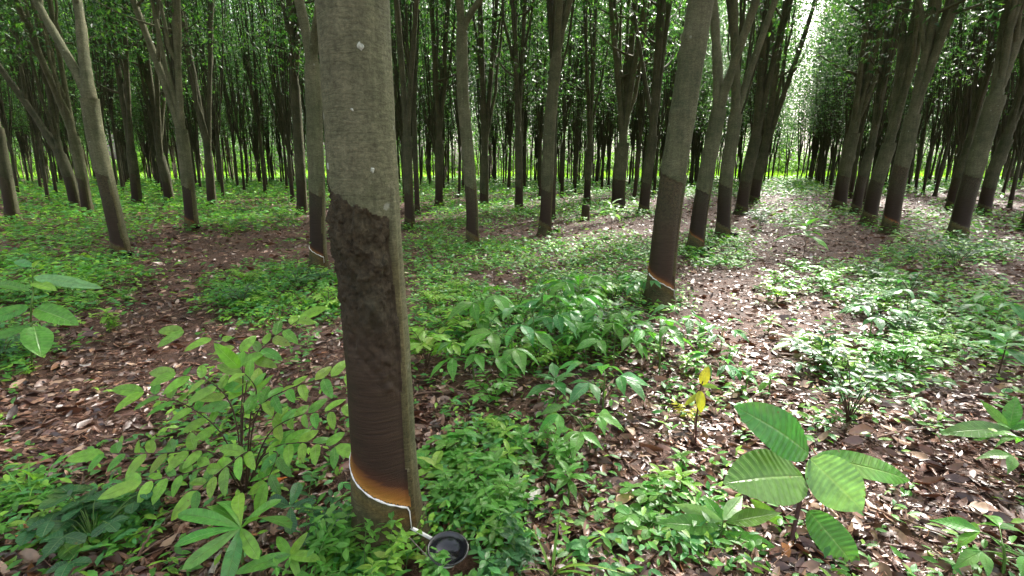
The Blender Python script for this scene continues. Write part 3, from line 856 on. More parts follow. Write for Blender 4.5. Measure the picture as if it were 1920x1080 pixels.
def plant_rubber_seedling(key='blue', h=.3, nl=5, ls=.16, stem='green'):
    """upright stem, long stalks each with three pointed leaflets"""
    a, b = MB(), MB()
    top = np.array([rng.normal(0, .03), rng.normal(0, .03), h])
    tube(a, bez((0, 0, -.02), (top[0] * .2, top[1] * .2, h * .6), top, 7), np.linspace(.006, .0035, 7), 6, stem_col(stem))
    az = rng.uniform(0, 6.28)
    for k in range(nl):
        az += 2.4
        z = h * (1 - .5 * k / nl); st = np.array([top[0] * z / h, top[1] * z / h, z])
        pl = ls * rng.uniform(.5, .9)
        d = np.array([math.cos(az), math.sin(az), .35])
        e = st + norm(d) * pl
        tube(a, bez(st, st + norm(d) * pl * .5 + [0, 0, .012], e, 5), np.linspace(.0025, .0018, 5), 5, stem_col('green'))
        da = az + np.array([-1.0, 0, 1.0]) + rng.normal(0, .12, 3)
        D = np.stack([np.cos(da), np.sin(da), rng.uniform(-.35, .1, 3)], -1)
        Nn = np.stack([rng.normal(0, .2, 3), rng.normal(0, .2, 3), np.ones(3)], -1)
        sc_ = ls * rng.uniform(.8, 1.15) * np.array([.85, 1.05, .85])
        leaves(b, np.repeat(e[None], 3, 0), D, Nn, sc_, sc_ * .42, gcol(key, 3), 'acum', .35, .22, 7, 4, .12, 11)
    return a, b


def plant_ovate(key='yel', stems=5, h=.5, ls=.085, stem='brown'):
    """branching weed with ovate leaves in two ranks on arching twigs"""
    a, b = MB(), MB()
    for s in range(stems):
        az = s * 6.283 / stems + rng.uniform(-.5, .5); reach = h * rng.uniform(.45, .95)
        hh = h * rng.uniform(.6, 1.0)
        e = np.array([math.cos(az) * reach, math.sin(az) * reach, hh])
        c = bez((0, 0, -.02), (e[0] * .2, e[1] * .2, hh * .95), e, 14)
        tube(a, c, np.linspace(.004, .0015, 14), 5, stem_col(stem))
        t = norm(np.gradient(c, axis=0))
        idx = np.arange(4, 14)
        for q, i in enumerate(idx):
            sgn = 1 if q % 2 else -1
            sd = norm(np.cross(t[i], [0, 0, 1.])) * sgn
            d = norm(sd * .9 + t[i] * .6 + np.array([0, 0, rng.uniform(-.25, .1)]))
            nn = np.array([rng.normal(0, .25), rng.normal(0, .25), 1])
            l = ls * rng.uniform(.75, 1.2)
            leaves(b, c[i][None], d, nn, l, l * .52, gcol(key, 1), 'ovate', .22, .2, 6, 4, .08, 8)
        d = t[-1]
        leaves(b, c[-1][None], d, [0, 0, 1], ls, ls * .5, gcol(key, 1), 'ovate', .2, .2, 6, 4, .08, 8)
    return a, b


def plant_rosette(key='mid', n=10, ls=.17, h=.16, w=.33, prof='obovate', stem='green'):
    a, b = MB(), MB()
    tube(a, bez((0, 0, -.02), (.01, 0, h * .6), (rng.normal(0, .01), 0, h), 6), np.linspace(.005, .004, 6), 6, stem_col(stem))
    az = rng.uniform(0, 6.28)
    for k in range(n):
        az += 2.4
        el = .75 - 1.0 * k / n
        d = np.array([math.cos(az), math.sin(az), el + .1])
        l = ls * rng.uniform(.8, 1.1) * (.65 + .35 * k / n)
        z = h * (1 - .35 * k / n)
        leaves(b, np.array([[0, 0, z]]), d, [-.3 * math.cos(az), -.3 * math.sin(az), 1], l, l * w, gcol(key, 1), prof, .35, .22, 8, 4, .1, 10)
    return a, b


def plant_fine(key='mid', stems=6, h=.18, ls=.032, stem='green'):
    """small weed: thin stems with paired lance leaves"""
    a, b = MB(), MB()
    Bs, Ds, Ls = [], [], []
    for s in range(stems):
        az = rng.uniform(0, 6.28); reach = rng.uniform(.1, .8) * h; hh = h * rng.uniform(.55, 1.1)
        o = np.array([rng.normal(0, .03), rng.normal(0, .03), -.01])
        e = o + np.array([math.cos(az) * reach, math.sin(az) * reach, hh])
        c = bez(o, o + [0, 0, hh * .7], e, 8)
        tube(a, c, np.linspace(.002, .001, 8), 4, stem_col(stem))
        for i in range(2, 8):
            aa = rng.uniform(0, 6.28)
            for q in (0, 3.14):
                Bs.append(c[i]); Ds.append([math.cos(aa + q), math.sin(aa + q), rng.uniform(-.1, .5)]); Ls.append(ls * rng.uniform(.7, 1.3))
    Ls = np.array(Ls); n = len(Ls)
    leaves(b, Bs, Ds, np.stack([rng.normal(0, .3, n), rng.normal(0, .3, n), np.ones(n)], -1), Ls, Ls * .4, gcol(key, n), 'lance', .2, .2, 3, 2)
    return a, b


def plant_trefoil(key='mid', n=12, ls=.055, h=.1, stem='green'):
    a, b = MB(), MB()
    for k in range(n):
        az = rng.uniform(0, 6.28); rr = rng.uniform(.02, .16); hh = h * rng.uniform(.4, 1.0)
        e = np.array([math.cos(az) * rr, math.sin(az) * rr, hh])
        tube(a, bez((0, 0, -.01), (e[0] * .4, e[1] * .4, hh), e, 5), np.linspace(.0018, .0012, 5), 4, stem_col(stem))
        da = az + np.array([-1.5, 0, 1.5]); l = ls * rng.uniform(.75, 1.2)
        D = np.stack([np.cos(da), np.sin(da), rng.uniform(-.15, .15, 3)], -1)
        leaves(b, np.repeat(e[None], 3, 0), D, [rng.normal(0, .15), rng.normal(0, .15), 1], l, l * .72, gcol(key, 3), 'round', .15, .18, 5, 4, .05, 6)
    return a, b


def plant_grass(key='yel', n=14, h=.3, w=.009, stem='green'):
    a, b = MB(), MB()
    tube(a, np.array([[0, 0, -.02], [0, 0, .01], [0, 0, .03]]), [.006, .007, .003], 6, stem_col('green'))
    az = rng.uniform(0, 6.28, n); l = h * rng.uniform(.5, 1.1, n)
    D = np.stack([np.cos(az) * .7, np.sin(az) * .7, rng.uniform(.5, 1.5, n)], -1)
    leaves(b, np.stack([np.cos(az) * .008, np.sin(az) * .008, np.zeros(n)], -1), D, np.stack([-np.cos(az), -np.sin(az), np.ones(n)], -1), l, w * rng.uniform(.7, 1.3, n), gcol(key, n), 'blade', rng.uniform(.3, .9, n), .3, 9, 2)
    return a, b


def put_plant(name, ab, loc, label, cat, group=None, rz=0., s=1.0, mt=None):
    t = empty(name, loc, label, cat, group, rz, s)
    ab[0].build('stem', M_stem, t)
    ab[1].build('foliage', mt or M_leaf, t)
    return t


def hero(name, base, stem_pts, lf, label, cat, key, prof, wr, stem='red', nW=8, nL=16, fold=.18, bend=.18, veins=11, wave=.06, stem_r=.006, part='leaf', up=.35):
    """a plant whose single leaves are placed one by one: leaf = (base xyz, tip xyz, colour key, width ratio)"""
    base = np.asarray(base, float)
    t = empty(name, base, label, cat)
    mb = MB()
    sp_ = smooth_path([np.asarray(p) - base for p in stem_pts], 6)
    tube(mb, sp_, np.linspace(stem_r, stem_r * .55, len(sp_)), 8, stem_col(stem))
    for (b, e, ck, w2) in lf:
        b = np.asarray(b) - base; e = np.asarray(e) - base
        j = int(np.argmin(np.linalg.norm(sp_ - b, axis=1)))
        if np.linalg.norm(sp_[j] - b) > .01:
            tube(mb, bez(sp_[j], (sp_[j] + b) / 2 + [0, 0, .012], b, 6), np.linspace(stem_r * .5, stem_r * .38, 6), 6, stem_col(stem))
    mb.build('stem', M_stem, t)
    one = MB()
    tocam = norm(np.array([0, 0, CH]) - np.asarray(stem_pts[-1]))
    for (b, e, ck, w2) in lf:
        b = np.asarray(b) - base; e = np.asarray(e) - base
        d = e - b; L = np.linalg.norm(d)
        bb = bend * rng.uniform(.7, 1.3)
        n = tocam * (1.2 - up) + np.array([rng.normal(0, .12 + .2 * (up > .5)), rng.normal(0, .12 + .2 * (up > .5)), up])
        dn = norm(d); nn = norm(n - dn * (n @ dn))
        d2 = d + nn * bb * L            # so that the drooping tip still lands where it should
        m = MB() if part == 'leaf' else one
        leaves(m, b[None], d2, n, np.linalg.norm(d2) / (1 - .25 * bb), L * (w2 or wr), gcol(ck or key, 1, .06), prof, bb, fold, nL, nW, wave, veins)
        if part == 'leaf': m.build('leaf', M_leaf, t)
    if part != 'leaf': one.build('foliage', M_leaf, t)
    return t


# big leaved seedling at lower right
Y1 = 1.80
b = G(1480, 1030)
hb = lambda x, y, Y: P(x, y, Y)
hero('seedling', b, [b - [0, 0, .02], P(1500, 940, Y1), P(1512, 890, Y1), P(1520, 862, Y1)], [
    (P(1516, 850, Y1), P(1384, 765, Y1 - .02), 'mid', .70),
    (P(1506, 893, Y1), P(1364, 905, Y1 - .14), 'mid', .78),
    (P(1518, 860, Y1 - .01), P(1616, 955, Y1 - .10), 'pale', 1.1),
    (P(1530, 856, Y1 + .03), P(1704, 900, Y1 + .2), 'mid', .26),
    (P(1516, 958, Y1 - .03), P(1608, 1068, Y1 - .20), 'mid', .8),
    (P(1470, 985, Y1), P(1410, 938, Y1 + .08), 'yel', .5),
    (P(1492, 1000, Y1), P(1540, 1030, Y1 - .05), 'mid', .5),
], 'broad leaved seedling with dark red stem and ribbed leaves at lower right', 'seedling', 'mid', 'broad', .6, 'red', stem_r=.009, nW=12, nL=90, fold=.07, bend=.2, veins=13, wave=.05)

# trefoil plant left of it
b = G(1345, 1075)
Y2 = 1.74
hero('weed_plant', b, [b, P(1352, 1010, Y2), P(1356, 975, Y2)], [
    (P(1356, 978, Y2), P(1262, 945, Y2 + .1), 'pale', .34), (P(1356, 978, Y2), P(1320, 930, Y2 + .12), 'mid', .4), (P(1360, 980, Y2), P(1462, 962, Y2 + .02), 'mid', .34),
    (P(1360, 1000, Y2), P(1478, 1045, Y2 - .08), 'mid', .36), (P(1350, 1000, Y2), P(1245, 1030, Y2 - .06), 'blue', .36), (P(1352, 1010, Y2), P(1375, 1085, Y2 - .15), 'mid', .36),
    (P(1345, 1012, Y2), P(1290, 1080, Y2 - .12), 'pale', .34), (P(1356, 975, Y2), P(1392, 930, Y2 + .12), 'pale', .36), (P(1352, 990, Y2), P(1230, 980, Y2), 'mid', .34),
], 'narrow leaved bright weed beside the broad leaved seedling', 'weed', 'mid', 'acum', .36, 'green', nW=4, nL=10, part='foliage', stem_r=.004)

# ovate bush left of the front trunk
def twig(pts, n, ls, Y0, Y1_, key, skip=0):
    c = smooth_path([P(x, y, Y0 + (Y1_ - Y0) * i / max(1, len(pts) - 1)) for i, (x, y) in enumerate(pts)], 8)
    return c

b = G(455, 925)
t = empty('bush_seedling', b, 'bushy seedling with oval bright green leaves left of the front trunk', 'plant')
A, B_ = MB(), MB()
TW = [([(455, 925), (452, 800), (455, 700), (440, 650), (345, 622)], 2.12, 2.3, 8), ([(455, 925), (455, 790), (470, 690), (505, 640), (560, 600)], 2.12, 2.35, 9),
      ([(455, 925), (420, 820), (350, 760), (270, 735)], 2.1, 2.1, 8), ([(455, 925), (400, 850), (300, 850), (195, 850)], 2.1, 1.95, 8),
      ([(460, 925), (420, 870), (340, 890), (265, 905)], 2.08, 1.85, 7), ([(462, 925), (480, 780), (540, 730), (650, 700)], 2.12, 2.15, 9),
      ([(462, 925), (500, 820), (560, 780), (640, 770)], 2.1, 2.05, 8), ([(465, 925), (495, 850), (560, 830), (628, 838)], 2.08, 1.95, 7),
      ([(458, 925), (440, 780), (400, 720), (330, 700)], 2.12, 2.2, 8), ([(460, 925), (470, 850), (430, 870), (370, 920)], 2.06, 1.85, 6),
      ([(460, 925), (470, 780), (480, 730), (450, 690)], 2.1, 2.0, 7), ([(460, 925), (490, 860), (520, 850), (500, 905)], 2.08, 1.9, 5)]
for pts, y0, y1, nl in TW:
    c = twig(pts, nl, .08, y0, y1, 'yel') - b
    tube(A, c, np.linspace(.0042, .0015, len(c)), 5, stem_col('brown') * .8)
    tg = norm(np.gradient(c, axis=0))
    ii = np.linspace(len(c) * .4, len(c) - 1, nl + 3).astype(int)
    for q, i in enumerate(ii):
        sgn = 1 if q % 2 else -1
        sd = norm(np.cross(tg[i], [0, -.3, 1.])) * sgn
        d = norm(sd * .95 + tg[i] * .5 + np.array([0, -.1, rng.uniform(-.35, .15)]))
        l = rng.uniform(.085, .135)
        leaves(B_, c[i][None], d, [rng.normal(0, .3), -.85 + rng.normal(0, .25), .8], l, l * .52, gcol('yel' if rng.random() < .6 else 'mid', 1), 'ovate', .2, .18, 8, 4, .06, 8)
    l = .15
    leaves(B_, c[-1][None], tg[-1] + [0, -.1, -.1], [0, -.8, .8], l, l * .5, gcol('yel', 1), 'ovate', .2, .2, 8, 4, .06, 8)
A.build('stem', M_stem, t); B_.build('foliage', M_leaf, t)

# rosette in front of it
b = G(455, 1062); Y3 = 1.62
cst = P(452, 990, Y3)
hero('rosette_plant', b, [b, (b + cst) / 2, cst], [
    (cst, P(530, 985, Y3 - .12), 'mid', .34), (cst, P(345, 965, Y3 + .05), 'mid', .28), (cst, P(395, 950, Y3 + .12), 'mid', .36), (cst, P(448, 930, Y3 + .16), 'yel', .32),
    (cst, P(520, 940, Y3 + .12), 'mid', .34), (cst, P(350, 1062, Y3 - .16), 'mid', .3), (cst, P(335, 1020, Y3 - .05), 'mid', .28), (cst, P(425, 1085, Y3 - .18), 'blue', .34),
    (cst, P(418, 945, Y3 + .12), 'mid', .42), (cst, P(480, 1040, Y3 - .1), 'yel', .4),
], 'rosette of long bright leaves at the lower edge in front of the oval leaved bush', 'plant', 'mid', 'obovate', .3, 'green', nW=6, nL=12, bend=.34, stem_r=.006, up=.8)
b = G(560, 1100); Y3 = 1.56; cst = P(545, 1040, Y3)
hero('rosette_plant', b, [b, cst], [
    (cst, P(575, 1000, Y3 + .02), 'yel', .42), (cst, P(495, 1060, Y3 - .03), 'mid', .4), (cst, P(440, 1075, Y3 - .05), 'mid', .34), (cst, P(520, 1008, Y3 + .08), 'yel', .42), (cst, P(600, 1050, Y3 - .04), 'yel', .45), (cst, P(560, 1085, Y3 - .06), 'yel', .45),
], 'small yellow green leaf cluster at the lower edge between rosette and front trunk', 'plant', 'yel', 'ovate', .4, 'green', nW=4, nL=10, bend=.2, stem_r=.004, part='foliage')
b = G(552, 985); Y3 = 1.75; cst = P(545, 950, Y3)
hero('weed_plant', b, [b, cst], [(cst, P(505, 935, Y3 + .03), 'dark', .6), (cst, P(590, 940, Y3 + .03), 'dark', .5), (cst, P(545, 1000, Y3 - .06), 'dark', .6), (cst, P(560, 905, Y3 + .1), 'dark', .5)],
     'small dark blue green plant in shade right of the rosette', 'weed', 'dark', 'obovate', .5, 'green', nW=4, nL=8, part='foliage', stem_r=.003)

# big leaves at the left edge
b = G(60, 690); Y4 = 3.3
s1_ = P(58, 590, Y4); s2_ = P(60, 500, Y4)
hero('tall_seedling', b, [b, s1_, P(62, 545, Y4), s2_], [
    (P(62, 520, Y4), P(190, 540, Y4 + .05), 'pale', .26), (P(66, 578, Y4), P(145, 608, Y4 - .1), 'mid', .5), (P(64, 612, Y4), P(78, 668, Y4 - .15), 'mid', .85), (P(55, 575, Y4), P(-35, 605, Y4 - .1), 'mid', .45),
    (P(55, 545, Y4), P(-20, 535, Y4 + .1), 'mid', .3), (s2_, P(28, 490, Y4 + .1), 'blue', .35), (P(58, 612, Y4), P(-30, 640, Y4 - .1), 'mid', .3), (P(60, 530, Y4), P(105, 545, Y4 - .1), 'yel', .4),
    (s2_, P(75, 488, Y4), 'yel', .5),
], 'tall seedling with wide pointed leaves at the left edge', 'seedling', 'mid', 'ovate', .45, 'green', nW=8, nL=12, stem_r=.007)
put_plant('weed_plant', plant_ovate('dark', 7, .28, .09), G(10, 690), 'dark leafy undergrowth at the left edge beneath the tall seedling', 'weed')

# single plants placed one by one
def place(px, py, name, fn, kw, label, cat='plant', s=1.0):
    return put_plant(name, fn(**kw), G(px, py), label, cat, None, 0., s)

place(205, 622, 'weed_plant', plant_rosette, dict(key='yel', n=8, ls=.16, h=.2, w=.5, prof='ovate'), 'small yellowing seedling on bare soil right of the tall left seedling')
place(60, 950, 'grass_tuft', plant_grass, dict(key='mid', n=34, h=.24, w=.012), 'grass tuft at the lower left edge', 'grass')
place(80, 915, 'grass_tuft', plant_grass, dict(key='yel', n=7, h=.50, w=.014), 'tall arching grass blades above the lower left tuft', 'grass')
place(180, 1030, 'weed_plant', plant_trefoil, dict(key='dark', n=26, ls=.06, h=.16), 'dark round leaved weed at lower left below the oval leaved bush', 'weed', 1.3)
place(110, 1010, 'weed_plant', plant_fine, dict(key='yel', stems=8, h=.14, ls=.05), 'pale sprawling weed beside the dark round leaved one', 'weed')
for (x, y, k, h_) in ((650, 1060, 'mid', .2), (700, 1085, 'mid', .2), (615, 1030, 'dark', .18), (735, 1075, 'yel', .2), (680, 1010, 'blue', .15), (905, 965, 'mid', .13), (940, 1015, 'mid', .16), (880, 940, 'mid', .13), (960, 955, 'mid', .15), (960, 1060, 'dark', .14), (895, 1098, 'mid', .09), (835, 1110, 'mid', .10), (925, 1080, 'blue', .11), (600, 1085, 'mid', .2)):
    put_plant('fine_weed', plant_fine(k, 9, h_, .042), G(x, y), 'fine leaved green weed crowding the foot of the front trunk' if x < 800 else 'fine leaved green weed around the black bowl', 'weed', 'fine weeds at the foot of the front trunk', 0, 1.15)
place(806, 1078, 'weed_plant', plant_rosette, dict(key='yel', n=5, ls=.09, h=.07, w=.5, prof='ovate'), 'bright yellow green leaf poking in front of the black bowl', 'weed')
place(1160, 985, 'trefoil_weed', plant_trefoil, dict(key='pale', n=9, ls=.055, h=.06), 'low trefoil with grey green round leaflets on brown litter', 'weed')
place(1135, 1050, 'trefoil_weed', plant_trefoil, dict(key='blue', n=8, ls=.055, h=.06), 'lower trefoil patch right of the grass blades', 'weed')
place(1035, 1078, 'grass_tuft', plant_grass, dict(key='yel', n=7, h=.27, w=.013), 'thin grass tuft with upright blades right of the bowl', 'grass')
b = G(1304, 838); Yy = b[1]
hero('yellow_weed', b, [b, P(1306, 790, Yy), P(1312, 735, Yy), P(1318, 715, Yy)], [
    (P(1316, 722, Yy), P(1328, 688, Yy + .02), 'gold', .72), (P(1312, 732, Yy), P(1314, 772, Yy - .05), 'gold', .62), (P(1312, 738, Yy), P(1284, 760, Yy - .02), 'gold', .4), (P(1316, 722, Yy), P(1345, 726, Yy), 'yel', .45),
], 'thin dark stem with yellow leaves standing in the glare', 'weed', 'gold', 'ovate', .6, 'red', nW=4, nL=10, stem_r=.005, part='foliage')
place(1290, 785, 'yellow_weed', plant_fine, dict(key='gold', stems=4, h=.12, ls=.04), 'yellowed little weed beside the thin yellow leaved stem', 'weed')
place(1590, 790, 'bush_weed', plant_ovate, dict(key='dark', stems=9, h=.42, ls=.08), 'dark dense little bush above the broad leaved seedling', 'bush')
b = G(1890, 860); Y5 = 2.55
c0 = P(1893, 805, Y5)
hero('seedling', b, [b, P(1892, 835, Y5), c0], [(c0, P(1760, 812, Y5 - .02), 'mid', .26), (c0, P(1838, 750, Y5 + .1), 'mid', .28), (c0, P(1905, 745, Y5 + .1), 'mid', .4), (c0, P(1985, 790, Y5), 'mid', .3),
     (P(1893, 820, Y5), P(1790, 870, Y5 - .15), 'mid', .26), (P(1893, 820, Y5), P(1950, 880, Y5 - .15), 'mid', .3), (P(1893, 815, Y5), P(1725, 830, Y5 + .02), 'pale', .22)],
     'seedling with narrow leaves reaching in from the right edge', 'seedling', 'mid', 'lance', .28, 'brown', nW=6, nL=12, stem_r=.006)
place(1925, 925, 'seedling', plant_rubber_seedling, dict(key='mid', h=.2, nl=5, ls=.13), 'low green seedling at the right edge under the narrow leaved one', 'seedling')
place(1880, 1085, 'seedling', plant_rubber_seedling, dict(key='mid', h=.14, nl=5, ls=.13), 'green leaves at the lower right corner', 'seedling')
place(1872, 700, 'seedling', plant_rosette, dict(key='blue', n=9, ls=.28, h=.26, w=.5, prof='ovate', stem='brown'), 'pale ribbed leaved seedling at right edge middle height', 'seedling')
place(1505, 492, 'seedling', plant_rosette, dict(key='mid', n=9, ls=.52, h=.62, w=.42, prof='ovate', stem='brown'), 'broad leaved sapling standing in the open path', 'sapling')
place(1790, 512, 'bush_weed', plant_ovate, dict(key='dark', stems=9, h=.62, ls=.14), 'dark bush in front of the stout leaning right tree', 'bush')
place(1425, 432, 'bush_weed', plant_ovate, dict(key='dark', stems=8, h=.55, ls=.15), 'small dark bush beside the path left of the broad leaved sapling', 'bush')
place(1145, 445, 'seedling', plant_rosette, dict(key='pale', n=9, ls=.48, h=.75, w=.36, prof='acum', stem='brown'), 'big leaved sapling before the dark three limbed tree', 'sapling')
place(1130, 505, 'seedling', plant_fine, dict(key='mid', stems=2, h=.5, ls=.06), 'thin upright weed stalk in the bright green patch', 'weed')
place(215, 470, 'seedling', plant_rosette, dict(key='mid', n=9, ls=.38, h=.55, w=.36, prof='acum', stem='brown'), 'leafy sapling covering the foot of the pale left tree', 'sapling')
place(540, 530, 'seedling', plant_fine, dict(key='mid', stems=3, h=.6, ls=.07), 'thin tall weed left of the half hidden slim tree', 'weed')
place(1000, 672, 'seedling', plant_rubber_seedling, dict(key='blue', h=.38, nl=6, ls=.27), 'tall blue green seedling at the head of the centre thicket', 'seedling')
place(1050, 655, 'seedling', plant_rubber_seedling, dict(key='blue', h=.36, nl=6, ls=.24), 'seedling with pointed leaves on the right of the centre thicket', 'seedling')
place(915, 640, 'seedling', plant_rubber_seedling, dict(key='mid', h=.4, nl=6, ls=.25), 'tall fresh green seedling at the left back of the centre thicket', 'seedling')
place(1085, 610, 'seedling', plant_rubber_seedling, dict(key='mid', h=.42, nl=7, ls=.25), 'tall fresh green seedling at the right back of the centre thicket', 'seedling')
place(1150, 690, 'seedling', plant_rubber_seedling, dict(key='mid', h=.3, nl=6, ls=.23), 'broad leaved seedling between the centre thicket and the glare', 'seedling')
place(890, 720, 'seedling', plant_rubber_seedling, dict(key='mid', h=.26, nl=5, ls=.2), 'green seedling on dark soil nearest the front trunk', 'seedling')
place(960, 708, 'seedling', plant_rubber_seedling, dict(key='mid', h=.3, nl=5, ls=.24), 'spreading seedling at the left of the centre thicket', 'seedling')
place(1130, 770, 'seedling', plant_rubber_seedling, dict(key='blue', h=.26, nl=5, ls=.2), 'seedling with ribbed leaves below the centre thicket', 'seedling')
place(1040, 765, 'seedling', plant_rosette, dict(key='blue', n=8, ls=.22, h=.2, w=.48, prof='acum'), 'large ribbed leaf plant at the front of the centre thicket', 'seedling')
place(1110, 850, 'seedling', plant_rubber_seedling, dict(key='mid', h=.2, nl=5, ls=.17), 'seedling with broad drooping leaf on litter right of centre', 'seedling')
place(1040, 850, 'seedling', plant_rosette, dict(key='mid', n=7, ls=.15, h=.13, w=.45, prof='acum'), 'single arched leaf plant on bare litter at centre', 'seedling')
place(1065, 935, 'seedling', plant_rosette, dict(key='mid', n=11, ls=.13, h=.14, w=.4, prof='acum'), 'leafy weed right of the bowl with yellow spots', 'weed')
place(800, 690, 'weed_plant', plant_ovate, dict(key='yel', stems=7, h=.3, ls=.12), 'bright green bush just right of the front trunk', 'weed')
place(880, 640, 'weed_plant', plant_ovate, dict(key='yel', stems=7, h=.28, ls=.1), 'yellow green weed left of the centre thicket', 'weed')
place(925, 760, 'weed_plant', plant_ovate, dict(key='mid', stems=6, h=.2, ls=.08), 'low weed on the dark gap left of the centre thicket', 'weed')
place(815, 900, 'weed_plant', plant_rosette, dict(key='yel', n=5, ls=.17, h=.08, w=.5, prof='ovate'), 'pointed bright leaf beside the trunk above the bowl', 'weed')
place(1495, 660, 'pale_sprig', plant_rosette, dict(key='pale', n=7, ls=.32, h=.08, w=.22, prof='lance'), 'fallen sprig of long pale leaves lying in the glare', 'sprig')
place(1290, 640, 'seedling', plant_rubber_seedling, dict(key='blue', h=.2, nl=5, ls=.22), 'blue grey seedling between stout right tree and glare', 'seedling')
place(1440, 625, 'seedling', plant_rosette, dict(key='pale', n=6, ls=.2, h=.14, w=.36, prof='acum'), 'pale leaved seedling shining above the fallen sprig', 'seedling')
place(1350, 720, 'seedling', plant_rubber_seedling, dict(key='blue', h=.17, nl=5, ls=.15), 'grey green seedling beside the yellow leaved stem', 'seedling')
place(1440, 742, 'seedling', plant_rosette, dict(key='mid', n=6, ls=.15, h=.14, w=.5, prof='ovate'), 'green seedling right of the yellow leaved stem', 'seedling')
place(1690, 452, 'pale_sprig', plant_rosette, dict(key='pale', n=8, ls=.4, h=.1, w=.25, prof='lance'), 'fallen sprig of pale leaves at foot of the leaning right tree', 'sprig')

# ---- repeated weeds, a handful of kinds copied over the green patches
def proto(name, ab, cat):
    return put_plant(name, ab, (0, 0, -50), name, cat)

protos = {
 'rub': [('seedling', plant_rubber_seedling('blue', .26, 5, .17)), ('seedling', plant_rubber_seedling('mid', .2, 5, .15)), ('seedling', plant_rubber_seedling('mid', .32, 6, .16))],
 'ova': [('leafy_weed', plant_ovate('mid', 5, .24, .085)), ('leafy_weed', plant_ovate('yel', 6, .2, .075)), ('leafy_weed', plant_ovate('dark', 6, .26, .085))],
 'ros': [('leafy_weed', plant_rosette('mid', 9, .13, .12, .4, 'acum')), ('leafy_weed', plant_rosette('yel', 8, .11, .1, .45, 'ovate')), ('leafy_weed', plant_rosette('pale', 8, .14, .1, .36, 'acum'))],
 'fin': [('fine_weed', plant_fine('mid', 8, .17, .05)), ('fine_weed', plant_fine('yel', 8, .15, .045))],
 'tre': [('trefoil_weed', plant_trefoil('mid', 12, .055, .09)), ('trefoil_weed', plant_trefoil('pale', 10, .05, .07))],
}
PROT = {}
for k, lst in protos.items():
    PROT[k] = [[nm, ab, None] for nm, ab in lst]
SC = [  # cx, cy, rx, ry, n, kinds, where
 (1020, 640, 140, 60, 20, 'rub rub ros ova', 'in the centre thicket'),
 (1110, 560, 120, 40, 20, 'ova ros rub', 'left of the stout right tree'),
 (870, 590, 90, 50, 14, 'ova ros fin', 'right behind the front trunk'),
 (540, 560, 110, 40, 18, 'fin ova', 'in the bright patch left of the front trunk'),
 (100, 530, 130, 50, 16, 'ova fin ros', 'at the left under the pale tree'),
 (1750, 600, 170, 60, 26, 'ova ros rub', 'on the right slope of green'),
 (1560, 550, 150, 40, 18, 'ros ova', 'beyond the glare on the path'),
 (1640, 690, 130, 50, 14, 'ros ova tre', 'at the rim of the glare'),
 (960, 870, 120, 60, 16, 'tre ros fin', 'on the litter right of the front trunk'),
 (450, 415, 110, 22, 10, 'ova', 'between the left trees'),
 (1260, 930, 60, 60, 5, 'tre ros', 'on the litter left of the broad leaved seedling'),
 (220, 590, 120, 50, 6, 'ros fin', 'on the bare soil at left'),
 (1780, 480, 130, 30, 12, 'ova ros', 'before the right trees'),
 (1330, 690, 120, 60, 12, 'ros rub', 'in the white glare'),
]
for (cx, cy, rx, ry, n, ks, where) in SC:
    ks = ks.split()
    for q in range(n):
        a = rng.uniform(0, 6.283); rr = math.sqrt(rng.random())
        g = G(cx + rx * rr * math.cos(a), cy + ry * rr * math.sin(a))
        lst = PROT[ks[int(rng.integers(0, len(ks)))]]
        e = lst[int(rng.integers(0, len(lst)))]
        kind = e[0].replace('_', ' ')
        label = '%s %s %s' % ({'seedling': 'pointed leaf tree', 'leafy weed': 'knee low green', 'fine weed': 'delicate small leaved', 'trefoil weed': 'round leaflet'}[kind], kind, where)
        s = rng.uniform(.75, 1.25)
        if e[2] is None:
            e[2] = put_plant(e[0], e[1], g, label, kind.split()[-1], kind + 's ' + where, rng.uniform(0, 6.28), s)
        else:
            o = copy_tree(e[2], g, rng.uniform(0, 6.28), s, label, kind + 's ' + where)

# ------------------------------------------------------------------ ground cover that nobody could count
COVER = [  # photo ellipses of green: cx, cy, rx, ry, density
 (540, 560, 150, 60, 1.0), (450, 412, 120, 24, .9), (90, 530, 190, 60, .8), (130, 440, 160, 26, .6), (980, 485, 210, 30, 1.0), (1340, 475, 75, 40, 1.0), (1010, 630, 170, 80, .9),
 (1120, 560, 150, 55, 1.0), (870, 600, 110, 70, .8), (1600, 540, 190, 45, .5), (1800, 620, 150, 70, .5), (1750, 560, 170, 40, .4), (820, 480, 70, 60, 1.0), (1150, 480, 100, 36, 1.0),
 (900, 960, 120, 80, .55), (690, 1040, 110, 60, 1.0), (200, 1000, 100, 60, .5), (950, 850, 120, 60, .4), (1300, 1000, 70, 60, .4), (1640, 700, 110, 50, .4), (520, 900, 90, 50, .3), (400, 800, 130, 90, .25),
 (1000, 400, 240, 26, .7), (250, 400, 220, 24, .6), (960, 350, 980, 26, .8), (300, 372, 340, 14, .7), (1500, 410, 90, 24, .5), (1780, 480, 160, 30, .5), (880, 420, 60, 40, .8), (30, 660, 60, 60, .7), (40, 930, 60, 50, .5), (700, 380, 180, 22, .8), (1800, 420, 150, 20, .4),
]
BARE = [(440, 480, 90, 26), (300, 640, 130, 70), (130, 780, 160, 80), (1550, 460, 110, 40), (1450, 520, 80, 20), (1680, 930, 260, 150), (1390, 640, 150, 95), (1330, 540, 70, 40), (1180, 760, 50, 50), (1200, 900, 90, 70), (260, 690, 160, 60), (640, 500, 60, 30), (880, 440, 50, 14), (880, 730, 60, 40), (740, 400, 60, 20), (1000, 445, 60, 12)]


